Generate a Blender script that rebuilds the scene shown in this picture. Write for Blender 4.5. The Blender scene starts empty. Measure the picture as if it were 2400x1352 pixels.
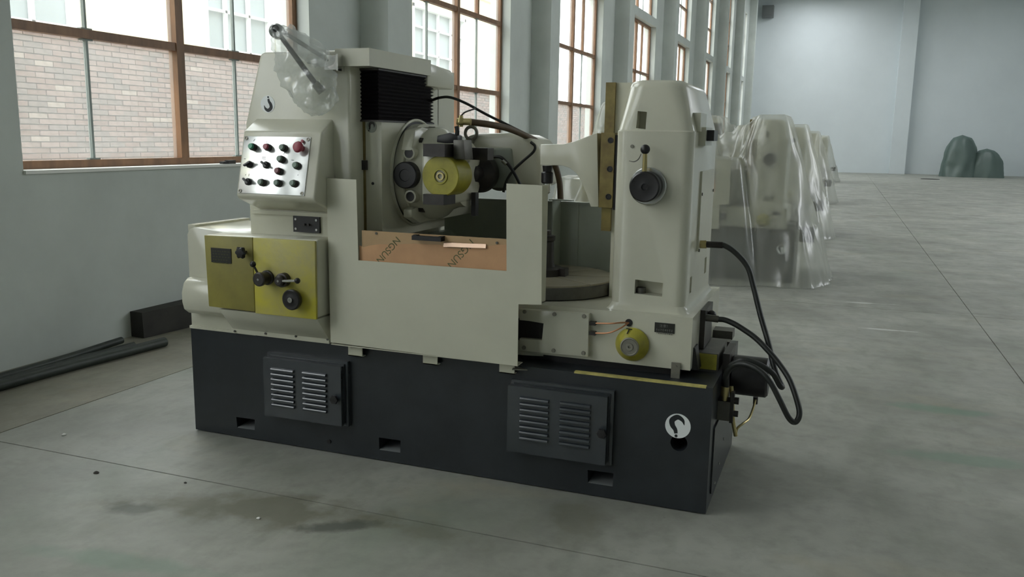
import bpy, bmesh, math, random
import numpy as np
from mathutils import Vector as V, Matrix, noise

random.seed(7)
S = bpy.context.scene
COL = S.collection
# ------------------------------------------------------------------ camera
cd = bpy.data.cameras.new('camera')
cd.sensor_width = 36.0
cd.lens = 30.15
cd.clip_end = 300
cam = bpy.data.objects.new('camera', cd)
COL.objects.link(cam)
cam.matrix_world = Matrix([[0.934192, -0.076954, 0.348372, 3.183633], [0.356383, 0.155822, -0.921255, -3.577228], [0.01661, 0.984783, 0.172993, 1.6], [0, 0, 0, 1]])
S.camera = cam
# ------------------------------------------------------------------ sky
SKY = 3.0
w = bpy.data.worlds.new('overcast_sky')
S.world = w
w.use_nodes = True
bgn = w.node_tree.nodes['Background']
bgn.inputs[0].default_value = (0.93, 0.97, 1.0, 1)
bgn.inputs[1].default_value = SKY
# ------------------------------------------------------------------ exposure
S.view_settings.view_transform = 'Standard'
S.view_settings.look = 'None'
S.view_settings.gamma = 1.0
S.view_settings.use_curve_mapping = False
S.view_settings.exposure = 1.3
cy = S.cycles
cy.use_denoising = True
cy.max_bounces = 10
cy.diffuse_bounces = 6
cy.transparent_max_bounces = 32
cy.sample_clamp_indirect = 6.0
cy.caustics_reflective = False
cy.caustics_refractive = False


# ================================================================== materials
def mat(name, col, rough=.5, metal=0.0, var=0.0, scale=6.0, bump=0.0, bscale=40.0, spec=.5, col2=None, stretch=None):
    m = bpy.data.materials.new(name)
    m.use_nodes = True
    nt = m.node_tree
    b = nt.nodes['Principled BSDF']
    b.inputs['Base Color'].default_value = (*col, 1)
    b.inputs['Roughness'].default_value = rough
    b.inputs['Metallic'].default_value = metal
    b.inputs['Specular IOR Level'].default_value = spec
    if var or bump:
        tc = nt.nodes.new('ShaderNodeTexCoord')
        src = tc.outputs['Object']
        if stretch:
            mp = nt.nodes.new('ShaderNodeMapping')
            mp.inputs['Scale'].default_value = stretch
            nt.links.new(src, mp.inputs[0])
            src = mp.outputs[0]
    if var:
        n = nt.nodes.new('ShaderNodeTexNoise')
        n.inputs['Scale'].default_value = scale
        n.inputs['Detail'].default_value = 6
        n.inputs['Roughness'].default_value = .62
        nt.links.new(src, n.inputs['Vector'])
        r = nt.nodes.new('ShaderNodeValToRGB')
        c2 = col2 or tuple(max(0, c * (1 - var)) for c in col)
        r.color_ramp.elements[0].color = (*c2, 1)
        r.color_ramp.elements[1].color = (*(tuple(min(1, c * (1 + var * .4)) for c in col) if not col2 else col), 1)
        r.color_ramp.elements[0].position = .32
        r.color_ramp.elements[1].position = .68
        nt.links.new(n.outputs[0], r.inputs[0])
        nt.links.new(r.outputs[0], b.inputs['Base Color'])
    if bump:
        n2 = nt.nodes.new('ShaderNodeTexNoise')
        n2.inputs['Scale'].default_value = bscale
        n2.inputs['Detail'].default_value = 4
        nt.links.new(src, n2.inputs['Vector'])
        bp = nt.nodes.new('ShaderNodeBump')
        bp.inputs['Strength'].default_value = bump
        bp.inputs['Distance'].default_value = .01
        nt.links.new(n2.outputs[0], bp.inputs['Height'])
        nt.links.new(bp.outputs[0], b.inputs['Normal'])
    return m


def film(name, col, clear, rough=.25, gloss=.12):
    """dusty glass or plastic sheet: clear + diffusing + glossy"""
    m = bpy.data.materials.new(name)
    m.use_nodes = True
    nt = m.node_tree
    nt.nodes.clear()
    o = nt.nodes.new('ShaderNodeOutputMaterial')
    tr = nt.nodes.new('ShaderNodeBsdfTransparent')
    tr.inputs[0].default_value = (.97, .98, .97, 1)
    tl = nt.nodes.new('ShaderNodeBsdfTranslucent')
    tl.inputs[0].default_value = (*col, 1)
    df = nt.nodes.new('ShaderNodeBsdfDiffuse')
    df.inputs[0].default_value = (*col, 1)
    gl = nt.nodes.new('ShaderNodeBsdfGlossy')
    gl.inputs['Roughness'].default_value = rough
    m1 = nt.nodes.new('ShaderNodeMixShader')
    m1.inputs[0].default_value = .5
    m2 = nt.nodes.new('ShaderNodeMixShader')
    m2.inputs[0].default_value = clear
    m3 = nt.nodes.new('ShaderNodeMixShader')
    m3.inputs[0].default_value = gloss
    L = nt.links.new
    L(tl.outputs[0], m1.inputs[1])
    L(df.outputs[0], m1.inputs[2])
    L(m1.outputs[0], m2.inputs[1])
    L(tr.outputs[0], m2.inputs[2])
    L(m2.outputs[0], m3.inputs[1])
    L(gl.outputs[0], m3.inputs[2])
    L(m3.outputs[0], o.inputs[0])
    return m


CREAM = mat('cream_enamel', (.60, .59, .485), .20, var=.06, scale=3, bump=.02, bscale=25)
GUARDC = mat('cream_powder_coat', (.58, .57, .46), .5, var=.05, scale=4)
INNER = mat('grey_green_enamel', (.30, .33, .28), .4, var=.12, scale=3)
SLATE = mat('slate_blue_enamel', (.027, .031, .036), .33, var=.25, scale=5, bump=.03, bscale=30)
SLATE2 = mat('slate_blue_cover', (.040, .047, .055), .17, var=.15, scale=5, spec=.9)
GREASE = mat('greased_brass_plate', (.33, .29, .065), .5, .0, var=.5, scale=3.2, col2=(.21, .18, .055), bump=.05)
GREASE2 = mat('fresh_yellow_grease_plate', (.56, .50, .045), .45, .0, var=.5, scale=4.5, col2=(.40, .36, .17), bump=.1)
WAY = mat('oiled_bronze_way', (.26, .21, .07), .4, .2, var=.5, scale=9, col2=(.14, .10, .035))
WAYD = mat('dark_oiled_way', (.10, .085, .045), .4, .3, var=.4, scale=12)
YELLOW = mat('yellow_lacquer', (.42, .38, .05), .35, var=.3, scale=10)
YSTRIP = mat('yellow_edge_strip', (.55, .48, .16), .5, var=.3, scale=20)
STEEL = mat('bright_steel', (.62, .62, .60), .25, 1.0)
CHROME = mat('chrome', (.8, .8, .8), .08, 1.0)
DSTEEL = mat('blackened_steel', (.05, .045, .042), .4, .4, var=.3, scale=14)
TSTEEL = mat('grey_machined_steel', (.26, .25, .21), .5, .5, var=.25, scale=8, bump=.03)
TEDGE = mat('grey_turned_rim', (.13, .125, .11), .45, .5, var=.25, scale=14)
BLACK = mat('black_plastic', (.014, .013, .014), .38)
RUBBER = mat('black_rubber_hose', (.018, .02, .018), .45)
BHOSE = mat('brown_canvas_hose', (.10, .065, .035), .6, var=.3, scale=30)
BELLOW = mat('black_bellows_cloth', (.010, .008, .010), .5, var=.3, scale=20, spec=.3)
PANEL = mat('brushed_aluminium_panel', (.86, .87, .86), .22, .6, var=.1, scale=7)
RED = mat('red_button', (.30, .035, .06), .35)
GREEN = mat('green_button', (.02, .26, .14), .35)
GRNGREY = mat('grey_green_button', (.15, .22, .17), .4)
DRED = mat('dull_red_button', (.22, .06, .07), .4)
COPPER = mat('copper_tube', (.55, .27, .15), .35, .8)
BRASS = mat('brass_fitting', (.50, .42, .20), .35, .8)
KRAFT = mat('orange_protective_paper', (.58, .33, .17), .55, var=.14, scale=5, bump=.06, bscale=12)
BOARD = mat('tan_acrylic_board', (.48, .32, .17), .35, var=.1, scale=6)
SHEEN = mat('paper_curl_highlight', (.80, .55, .40), .25, .4)  # curled paper coloured brighter to carry its highlight
INK = mat('grey_green_print', (.13, .13, .06), .8)
WHITE = mat('white_decal', (.86, .89, .89), .45)
LITFLOOR = mat('lit_pocket_grey', (.20, .21, .215), .6)  # lighter grey painted so the pocket floors look lit
HOOKB = mat('black_decal_print', (.012, .016, .018), .6)
PLATE = mat('dark_engraved_plate', (.02, .02, .016), .4)
ENGR = mat('engraved_grey_marks', (.20, .20, .19), .6)
ENGG = mat('engraved_olive_marks', (.05, .055, .02), .6)
LABELK = mat('panel_print_marks', (.05, .05, .05), .6)
WOOD = mat('varnished_window_wood', (.24, .12, .055), .45, var=.4, scale=6, stretch=(1, 1, .25), bump=.05)
IRON = mat('grey_green_glazing_iron', (.25, .29, .27), .5)
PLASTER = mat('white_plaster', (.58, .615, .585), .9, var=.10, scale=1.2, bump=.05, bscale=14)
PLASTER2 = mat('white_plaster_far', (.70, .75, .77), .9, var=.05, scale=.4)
LIPLIT = mat('daylit_sill_plaster', (.80, .80, .76), .8)  # whiter plaster stands for light caught on the sill edge
CEIL = mat('ceiling_paint', (.55, .57, .56), .9)
GLASS = film('dusty_window_glass', (.85, .87, .86), .84, .15, .04)
PLASTIC = film('milky_plastic_sheet', (.74, .735, .67), .64, .22, .10)
BAGM = film('thin_plastic_bag', (.88, .90, .89), .72, .15, .12)
GTARP = film('green_netted_plastic', (.24, .33, .30), .25, .4, .06)
DIRT = mat('dark_debris', (.06, .055, .045), .9)
WSTONE = mat('white_pebble', (.7, .7, .66), .8)
TIMBER = mat('dark_oiled_timber', (.035, .033, .028), .75, var=.4, scale=5, bump=.3, bscale=18)
PIPEM = mat('dark_green_pipe', (.035, .045, .036), .5, var=.4, scale=7)
BRK = [mat('brick_%s' % n, c, .9, var=.2, scale=9, bump=.25, bscale=40) for n, c in
       (('rose', (.40, .28, .25)), ('pink', (.45, .33, .30)), ('grey', (.36, .29, .27)), ('pale', (.55, .45, .40)))]
MORTAR = mat('brick_mortar', (.42, .38, .34), .95, var=.2, scale=6, bump=.2)
FACADE = mat('pale_yellow_render', (.86, .79, .50), .9)
FACADE2 = mat('cream_render', (.85, .80, .68), .9)
FWHITE = mat('white_window_bar', (.85, .87, .86), .5)
FGLASS = mat('grey_blue_far_glass', (.34, .39, .40), .15, var=.1, scale=.8)
YARD = mat('alley_concrete', (.42, .41, .38), .9, var=.2, scale=1.5)


def concrete(name, base, warm):
    """worn ground floor slab: cloudy concrete with oil stains, greenish wipes and pale streaks"""
    m = bpy.data.materials.new(name)
    m.use_nodes = True
    nt = m.node_tree
    L = nt.links.new
    N = nt.nodes.new
    b = nt.nodes['Principled BSDF']
    b.inputs['Specular IOR Level'].default_value = .28
    g = N('ShaderNodeNewGeometry')

    def nz(scale, detail=6, st=(1, 1, 1)):
        mp = N('ShaderNodeMapping')
        mp.inputs['Scale'].default_value = st
        L(g.outputs['Position'], mp.inputs[0])
        n = N('ShaderNodeTexNoise')
        n.inputs['Scale'].default_value = scale
        n.inputs['Detail'].default_value = detail
        n.inputs['Roughness'].default_value = .6
        L(mp.outputs[0], n.inputs['Vector'])
        return n.outputs[0]

    def ramp(fac, p0, p1, c0=(0, 0, 0, 1), c1=(1, 1, 1, 1)):
        r = N('ShaderNodeValToRGB')
        r.color_ramp.elements[0].position = p0
        r.color_ramp.elements[1].position = p1
        r.color_ramp.elements[0].color = c0
        r.color_ramp.elements[1].color = c1
        L(fac, r.inputs[0])
        return r.outputs[0]

    def mix(fac, a, c, k=1.0):
        x = N('ShaderNodeMix')
        x.data_type = 'RGBA'
        if k != 1.0:
            q = N('ShaderNodeMath')
            q.operation = 'MULTIPLY'
            q.inputs[1].default_value = k
            L(fac, q.inputs[0])
            fac = q.outputs[0]
        L(fac, x.inputs['Factor'])
        if isinstance(a, tuple):
            x.inputs['A'].default_value = a
        else:
            L(a, x.inputs['A'])
        if isinstance(c, tuple):
            x.inputs['B'].default_value = c
        else:
            L(c, x.inputs['B'])
        return x.outputs['Result']

    c = ramp(nz(1.1, 8), .32, .68, (*[v * .70 for v in base], 1), (*[min(1, v * 1.16) for v in base], 1))
    c = mix(ramp(nz(9, 6), .45, .72), c, (*[v * .60 for v in base], 1), .45)
    c = mix(ramp(nz(3.2, 7, (1.6, .7, 1)), .52, .70), c, (base[0] * .62, base[1] * .66, base[2] * .60, 1), .45)
    c = mix(ramp(nz(.9, 5, (1, .45, 1)), .56, .78), c, (base[0] * .70, base[1] * .82, base[2] * .74, 1), .55)
    c = mix(ramp(nz(1.7, 4, (.5, 1.2, 1)), .58, .80), c, (*warm, 1), .55)
    c = mix(ramp(nz(26, 4), .66, .74), c, (*[v * .5 for v in base], 1), .35)

    def blob(cx, cy_, rx, ry, ang, col, k, edge=.45):
        nonlocal c
        sp = N('ShaderNodeMapping')
        sp.vector_type = 'TEXTURE'
        sp.inputs['Location'].default_value = (cx, cy_, 0)
        sp.inputs['Rotation'].default_value = (0, 0, ang)
        sp.inputs['Scale'].default_value = (rx, ry, 1)
        L(g.outputs['Position'], sp.inputs[0])
        ln = N('ShaderNodeVectorMath')
        ln.operation = 'LENGTH'
        L(sp.outputs[0], ln.inputs[0])
        a = N('ShaderNodeMath')
        a.operation = 'ADD'
        q = N('ShaderNodeMath')
        q.operation = 'MULTIPLY_ADD'
        q.inputs[1].default_value = 2.3
        q.inputs[2].default_value = -1.15
        L(nz(4.2, 8), q.inputs[0])
        L(ln.outputs['Value'], a.inputs[0])
        L(q.outputs[0], a.inputs[1])
        c = mix(ramp(a.outputs[0], edge, 1.05, (1, 1, 1, 1), (0, 0, 0, 1)), c, col, k)

    oil = (base[0] * .46, base[1] * .44, base[2] * .36, 1)
    oil2 = (base[0] * .30, base[1] * .32, base[2] * .31, 1)
    blob(.95, -.70, .62, .20, .25, oil, .75)
    blob(1.33, -.72, .17, .07, .5, oil2, .8)
    blob(.46, -.90, .14, .07, .3, oil2, .6)
    blob(2.25, -.30, .16, .26, .3, oil, .45)
    blob(1.75, -.62, .22, .12, 0, oil, .45)
    grn = (base[0] * .55, base[1] * .78, base[2] * .68, 1)
    blob(3.9, 2.1, .34, .10, 0, grn, .75)
    blob(3.9, 1.2, .5, .10, .1, grn, .6)
    blob(.75, -1.28, .5, .08, .1, grn, .5)
    blob(4.6, 1.6, .5, .10, 0, grn, .5)
    wht = (.62, .63, .60, 1)
    blob(3.66, 4.45, .30, .035, .05, wht, .8)
    blob(3.52, 5.75, .30, .04, .1, wht, .7)
    L(c, b.inputs['Base Color'])
    L(ramp(nz(3, 5), .3, .7, (.42, .42, .42, 1), (.68, .68, .68, 1)), b.inputs['Roughness'])
    bp = N('ShaderNodeBump')
    bp.inputs['Strength'].default_value = .12
    bp.inputs['Distance'].default_value = .004
    L(nz(60, 4), bp.inputs['Height'])
    L(bp.outputs[0], b.inputs['Normal'])
    return m


CONC = concrete('worn_concrete', (.350, .352, .312), (.41, .37, .27))
CONCL = concrete('worn_concrete_by_wall', (.30, .285, .235), (.36, .30, .20))
JOINT = mat('slab_joint_dirt', (.07, .065, .05), .95)


# ================================================================== mesh helpers
class MB:
    def __init__(s):
        s.bm = bmesh.new()

    def add(s, b, bev=0.0, seg=2, ang=35):
        if bev:
            es = [e for e in b.edges if len(e.link_faces) == 2 and e.calc_face_angle(0) > math.radians(ang)]
            bmesh.ops.bevel(b, geom=es, offset=bev, segments=seg, affect='EDGES', profile=.5, clamp_overlap=True)
        me = bpy.data.meshes.new('t')
        b.to_mesh(me)
        b.free()
        s.bm.from_mesh(me)
        bpy.data.meshes.remove(me)
        return s

    def box(s, x0, x1, y0, y1, z0, z1, bev=0.0, seg=2):
        b = bmesh.new()
        v = [b.verts.new(p) for p in ((x0, y0, z0), (x1, y0, z0), (x1, y1, z0), (x0, y1, z0),
                                      (x0, y0, z1), (x1, y0, z1), (x1, y1, z1), (x0, y1, z1))]
        for f in ((3, 2, 1, 0), (4, 5, 6, 7), (0, 1, 5, 4), (1, 2, 6, 5), (2, 3, 7, 6), (3, 0, 4, 7)):
            b.faces.new([v[i] for i in f])
        return s.add(b, bev, seg)

    def hexa(s, pts, bev=0.0, seg=2):
        b = bmesh.new()
        v = [b.verts.new(p) for p in pts]
        for f in ((3, 2, 1, 0), (4, 5, 6, 7), (0, 1, 5, 4), (1, 2, 6, 5), (2, 3, 7, 6), (3, 0, 4, 7)):
            b.faces.new([v[i] for i in f])
        bmesh.ops.recalc_face_normals(b, faces=b.faces)
        return s.add(b, bev, seg)

    def prism(s, fr, pts, d0, d1, bev=0.0, seg=2, ang=35):
        """polygon in frame (origin,u,v) pushed along u x v from d0 to d1"""
        o, u, v = (V(a) for a in fr)
        n = u.cross(v)
        b = bmesh.new()
        A = [b.verts.new(o + u * p[0] + v * p[1] + n * d0) for p in pts]
        B = [b.verts.new(o + u * p[0] + v * p[1] + n * d1) for p in pts]
        b.faces.new(A[::-1])
        b.faces.new(B)
        k = len(pts)
        for i in range(k):
            b.faces.new((A[i], A[(i + 1) % k], B[(i + 1) % k], B[i]))
        bmesh.ops.recalc_face_normals(b, faces=b.faces)
        return s.add(b, bev, seg, ang)

    def lathe(s, fr, prof, seg=32, phase=0.0, lobes=0, amp=0.0):
        """profile [(radius, height along u x v)]"""
        o, u, v = (V(a) for a in fr)
        n = u.cross(v).normalized()
        b = bmesh.new()
        rings = []
        for r, h in prof:
            if r < 1e-6:
                rings.append([b.verts.new(o + n * h)])
            else:
                ring = []
                for i in range(seg):
                    t = phase + i / seg * 2 * math.pi
                    rr = r * (1 + amp * math.cos(lobes * t)) if lobes else r
                    ring.append(b.verts.new(o + n * h + (u * math.cos(t) + v * math.sin(t)) * rr))
                rings.append(ring)
        for a, c in zip(rings, rings[1:]):
            for i in range(seg):
                j = (i + 1) % seg
                if len(a) == 1 and len(c) == 1:
                    continue
                if len(a) == 1:
                    b.faces.new((a[0], c[i], c[j]))
                elif len(c) == 1:
                    b.faces.new((a[i], a[j], c[0]))
                else:
                    b.faces.new((a[i], a[j], c[j], c[i]))
        for e in (rings[0], rings[-1]):
            if len(e) > 1:
                b.faces.new(e)
        bmesh.ops.recalc_face_normals(b, faces=b.faces)
        return s.add(b)

    def cyl(s, p0, p1, r, r1=None, seg=20, bev=0.0):
        p0, p1 = V(p0), V(p1)
        d = (p1 - p0)
        ln = d.length
        n = d.normalized()
        u = n.orthogonal().normalized()
        v = n.cross(u)
        r1 = r if r1 is None else r1
        if bev:
            pr = [(r - bev, 0), (r, bev), (r1, ln - bev), (r1 - bev, ln)]
        else:
            pr = [(r, 0), (r1, ln)]
        return s.lathe((p0, u, v), pr, seg)

    def ball(s, c, r, seg=16):
        pr = [(r * math.sin(math.pi * i / 10), -r * math.cos(math.pi * i / 10)) for i in range(11)]
        pr[0] = (0, -r)
        pr[-1] = (0, r)
        return s.lathe((c, (1, 0, 0), (0, 1, 0)), pr, seg)

    def torus(s, c, u, v, R, r, seg=28, ts=10):
        c, u, v = V(c), V(u), V(v)
        n = u.cross(v)
        b = bmesh.new()
        g = []
        for i in range(seg):
            t = i / seg * 2 * math.pi
            d = u * math.cos(t) + v * math.sin(t)
            g.append([b.verts.new(c + d * (R + r * math.cos(q)) + n * (r * math.sin(q)))
                      for q in (j / ts * 2 * math.pi for j in range(ts))])
        for i in range(seg):
            for j in range(ts):
                b.faces.new((g[i][j], g[(i + 1) % seg][j], g[(i + 1) % seg][(j + 1) % ts], g[i][(j + 1) % ts]))
        bmesh.ops.recalc_face_normals(b, faces=b.faces)
        return s.add(b)

    def tube(s, pts, r, seg=10, n=6, rad=None):
        """smooth tube through points"""
        P = [V(p) for p in pts]
        Q, RR = [], []
        rad = rad or [r] * len(P)
        for i in range(len(P) - 1):
            a = P[i - 1] if i else P[0] * 2 - P[1]
            b_, c = P[i], P[i + 1]
            d = P[i + 2] if i + 2 < len(P) else P[-1] * 2 - P[-2]
            for k in range(n):
                t = k / n
                Q.append(.5 * ((2 * b_) + (c - a) * t + (2 * a - 5 * b_ + 4 * c - d) * t * t + (3 * b_ - a - 3 * c + d) * t ** 3))
                RR.append(rad[i] * (1 - t) + rad[i + 1] * t)
        Q.append(P[-1])
        RR.append(rad[-1])
        b = bmesh.new()
        rings = []
        u = None
        for i, q in enumerate(Q):
            tg = (Q[min(i + 1, len(Q) - 1)] - Q[max(i - 1, 0)]).normalized()
            u = (u - tg * u.dot(tg)).normalized() if u else tg.orthogonal().normalized()
            v = tg.cross(u)
            rings.append([b.verts.new(q + (u * math.cos(a) + v * math.sin(a)) * RR[i])
                          for a in (j / seg * 2 * math.pi for j in range(seg))])
        for a, c in zip(rings, rings[1:]):
            for i in range(seg):
                b.faces.new((a[i], a[(i + 1) % seg], c[(i + 1) % seg], c[i]))
        b.faces.new(rings[0][::-1])
        b.faces.new(rings[-1])
        bmesh.ops.recalc_face_normals(b, faces=b.faces)
        return s.add(b)

    def ribbon(s, fr, pts, wid, d0, d1, n=8):
        """flat brush stroke: pts in frame, width at each point"""
        P = [V((p[0], p[1], 0)) for p in pts]
        Q, W = [], []
        for i in range(len(P) - 1):
            a = P[i - 1] if i else P[0] * 2 - P[1]
            b_, c = P[i], P[i + 1]
            d = P[i + 2] if i + 2 < len(P) else P[-1] * 2 - P[-2]
            for k in range(n):
                t = k / n
                Q.append(.5 * ((2 * b_) + (c - a) * t + (2 * a - 5 * b_ + 4 * c - d) * t * t + (3 * b_ - a - 3 * c + d) * t ** 3))
                W.append(wid[i] * (1 - t) + wid[i + 1] * t)
        Q.append(P[-1])
        W.append(wid[-1])
        o, u, v = (V(a) for a in fr)
        nn = u.cross(v)
        b = bmesh.new()
        g = []
        for i, q in enumerate(Q):
            t = (Q[min(i + 1, len(Q) - 1)] - Q[max(i - 1, 0)]).normalized()
            p = V((-t.y, t.x, 0)) * W[i] * .5
            row = []
            for sgn in (1, -1):
                z = q + p * sgn
                for dd in (d0, d1):
                    row.append(b.verts.new(o + u * z.x + v * z.y + nn * dd))
            g.append(row)
        for a, c in zip(g, g[1:]):
            for i, j in ((0, 1), (1, 3), (3, 2), (2, 0)):
                b.faces.new((a[i], a[j], c[j], c[i]))
        b.faces.new((g[0][0], g[0][1], g[0][3], g[0][2]))
        b.faces.new((g[-1][0], g[-1][2], g[-1][3], g[-1][1]))
        bmesh.ops.recalc_face_normals(b, faces=b.faces)
        return s.add(b)

    def loft(s, rings, bev=0.0):
        b = bmesh.new()
        R = [[b.verts.new(p) for p in r] for r in rings]
        k = len(rings[0])
        for a, c in zip(R, R[1:]):
            for i in range(k):
                b.faces.new((a[i], a[(i + 1) % k], c[(i + 1) % k], c[i]))
        b.faces.new(R[0][::-1])
        b.faces.new(R[-1])
        bmesh.ops.recalc_face_normals(b, faces=b.faces)
        return s.add(b, bev)

    def ob(s, name, m, parent=None, smooth=True, angle=32, recentre=False):
        me = bpy.data.meshes.new(name)
        s.bm.to_mesh(me)
        s.bm.free()
        me.materials.append(m)
        if smooth:
            me.shade_smooth()
            me.set_sharp_from_angle(angle=math.radians(angle))
        o = bpy.data.objects.new(name, me)
        COL.objects.link(o)
        if recentre:
            vs = [v.co for v in me.vertices]
            c = V(((min(v.x for v in vs) + max(v.x for v in vs)) / 2, (min(v.y for v in vs) + max(v.y for v in vs)) / 2,
                   min(v.z for v in vs)))
            me.transform(Matrix.Translation(-c))
            o.location = c
        if parent:
            o.parent = parent
        return o


def rrect(x0, x1, y0, y1, r, z, n=5):
    pts = []
    for cx, cy_, a0 in ((x1 - r, y0 + r, -90), (x1 - r, y1 - r, 0), (x0 + r, y1 - r, 90), (x0 + r, y0 + r, 180)):
        for i in range(n + 1):
            a = math.radians(a0 + 90 * i / n)
            pts.append((cx + r * math.cos(a), cy_ + r * math.sin(a), z))
    return pts


def cut(o, *cutters):
    """real holes: subtract the cutter meshes from a part"""
    for mb in cutters:
        c = mb.ob('cutter', o.data.materials[0])
        md = o.modifiers.new('b', 'BOOLEAN')
        md.operation = 'DIFFERENCE'
        md.solver = 'EXACT'
        md.object = c
    bpy.context.view_layer.update()
    dg = bpy.context.evaluated_depsgraph_get()
    me = bpy.data.meshes.new_from_object(o.evaluated_get(dg))
    cs = [md.object for md in o.modifiers]
    o.modifiers.clear()
    old = o.data
    o.data = me
    me.name = old.name
    me.shade_smooth()
    me.set_sharp_from_angle(angle=math.radians(32))
    for c in cs:
        bpy.data.objects.remove(c)
    return o


def tag(o, label=None, cat=None, group=None, kind=None):
    if label:
        o['label'] = label
    if cat:
        o['category'] = cat
    if group:
        o['group'] = group
    if kind:
        o['kind'] = kind
    return o


def empty(name, loc, label=None, cat=None, group=None):
    o = bpy.data.objects.new(name, None)
    o.empty_display_size = .2
    COL.objects.link(o)
    o.location = loc
    return tag(o, label, cat, group)


def lettering(name, body, m, size, mtx, parent, ext=.0004):
    cu = bpy.data.curves.new('txt', 'FONT')
    cu.body = body
    cu.size = size
    cu.extrude = ext
    cu.align_x = 'CENTER'
    cu.align_y = 'CENTER'
    t = bpy.data.objects.new('txt', cu)
    COL.objects.link(t)
    bpy.context.view_layer.update()
    me = bpy.data.meshes.new_from_object(t.evaluated_get(bpy.context.evaluated_depsgraph_get()))
    bpy.data.objects.remove(t)
    me.transform(mtx)
    me.materials.clear()
    me.materials.append(m)
    o = bpy.data.objects.new(name, me)
    COL.objects.link(o)
    o.parent = parent
    return o


X_, Y_, Z_ = V((1, 0, 0)), V((0, 1, 0)), V((0, 0, 1))
FRONT = lambda y: ((0, y, 0), X_, Z_)        # faces -Y
SIDE = lambda x: ((x, 0, 0), Y_, Z_)         # faces +X


def fmtx(o, u, v):
    o, u, v = V(o), V(u).normalized(), V(v).normalized()
    n = u.cross(v)
    return Matrix(((u.x, v.x, n.x, o.x), (u.y, v.y, n.y, o.y), (u.z, v.z, n.z, o.z), (0, 0, 0, 1)))


# ================================================================== the hall
WX, WT = -1.973, .35          # inner face of the window wall, its thickness
PITCH, WY0, WW = 5.67, .703, 3.414
SILL, LTOP, UBOT, UTOP, CZ = 1.325, 4.715, 4.935, 8.1, 9.3
KS = range(-2, 8)
RX0, RX1 = 10.0, 11.1          # unseen roof opening strip, added for light
RK = 1                         # first open bay of the right wall


def st(o):
    o['kind'] = 'structure'
    return o


m = MB()
m.box(WX - WT, WX, -15.5, 49, 0, SILL)
m.box(WX - WT, WX, -15.5, 49, UTOP, CZ)
prev = -15.5
for k in KS:
    y0 = WY0 + PITCH * k
    m.box(WX - WT, WX, prev, y0, SILL, UTOP)
    m.box(WX - WT, WX, y0, y0 + WW, LTOP, UBOT)
    prev = y0 + WW
m.box(WX - WT, WX, prev, 49, SILL, UTOP)
wl = st(m.ob('wall_left', PLASTER, smooth=False))
m = MB()
m.box(WX - WT - .02, WX + .015, -9.5, 46, SILL - .02, SILL + .0)
n = 0
for k in KS:
    n += 1
    st(MB().box(WX, WX + .353, WY0 + PITCH * k + WW + 1.0, WY0 + PITCH * k + WW + 1.5, 0, CZ, .012).ob('trim_%d' % n, PLASTER))
for k in KS:   # plaster lip under every window
    n += 1
    y0 = WY0 + PITCH * k
    st(MB().box(WX - WT + .02, WX + .022, y0, y0 + WW, SILL - .022, SILL + .002, .004).ob('trim_%d' % n, LIPLIT))
m.bm.free()

# end wall, slightly out of square
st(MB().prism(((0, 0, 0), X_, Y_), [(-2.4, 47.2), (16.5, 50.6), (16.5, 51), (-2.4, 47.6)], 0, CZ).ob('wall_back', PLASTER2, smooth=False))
st(MB().prism(((0, 0, 0), X_, Y_), [(5.62, 48.2), (6.42, 48.34), (6.42, 48.8), (5.62, 48.8)], 0, CZ).ob('trim_40', PLASTER2, smooth=False))
# right wall, unseen upper openings placed for side light; closed wall behind the camera
m = MB()
m.box(16, 16.35, -15.5, 51, 0, 4.95)
m.box(16, 16.35, -15.5, 51, 8.1, CZ)
prev = -15.5
for k in range(RK, 4):
    y0 = WY0 + PITCH * k
    m.box(16, 16.35, prev, y0, 4.95, 8.1)
    prev = y0 + WW
m.box(16, 16.35, prev, 51, 4.95, 8.1)
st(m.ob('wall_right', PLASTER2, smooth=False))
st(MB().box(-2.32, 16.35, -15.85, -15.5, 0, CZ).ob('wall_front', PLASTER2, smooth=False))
# ceiling with unseen roof openings added to light the hall and end wall
m = MB()
m.box(-2.4, RX0, -15.9, 39.5, CZ, CZ + .25)
m.box(-2.4, .8, 39.5, 51.2, CZ, CZ + .25)
m.box(.8, 3.0, 46.3, 51.2, CZ, CZ + .25)  # leaves an added opening that brightens the end wall
m.box(3.0, RX0, 39.5, 51.2, CZ, CZ + .25)
m.box(RX1, 16.4, -15.9, 51.2, CZ, CZ + .25)
ys = [-15.9, 12, 18, 21, 27, 30, 36, 39, 45, 51.2]
for i in range(0, len(ys) - 1, 2):
    m.box(RX0, RX1, ys[i], ys[i + 1], CZ, CZ + .25)
st(m.ob('ceiling', CEIL, smooth=False))


def portal(loc, rot, sx, sy):
    l = bpy.data.lights.new('daylight_opening', 'AREA')
    l.shape = 'RECTANGLE'
    l.size, l.size_y = sx, sy
    l.cycles.is_portal = True
    o = bpy.data.objects.new('daylight_opening', l)
    o.location = loc
    o.rotation_euler = rot
    COL.objects.link(o)


HP = math.pi / 2
portal((WX - WT - .02, 16.3, 4.7), (0, -HP, 0), 6.9, 62)
portal((16.37, 13.8, 6.5), (0, HP, 0), 3.3, 16)
portal((1.9, 42.9, CZ + .27), (0, 0, 0), 2.2, 6.8)
portal(((RX0 + RX1) / 2, 28.5, CZ + .27), (0, 0, 0), RX1 - RX0, 34)

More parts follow.
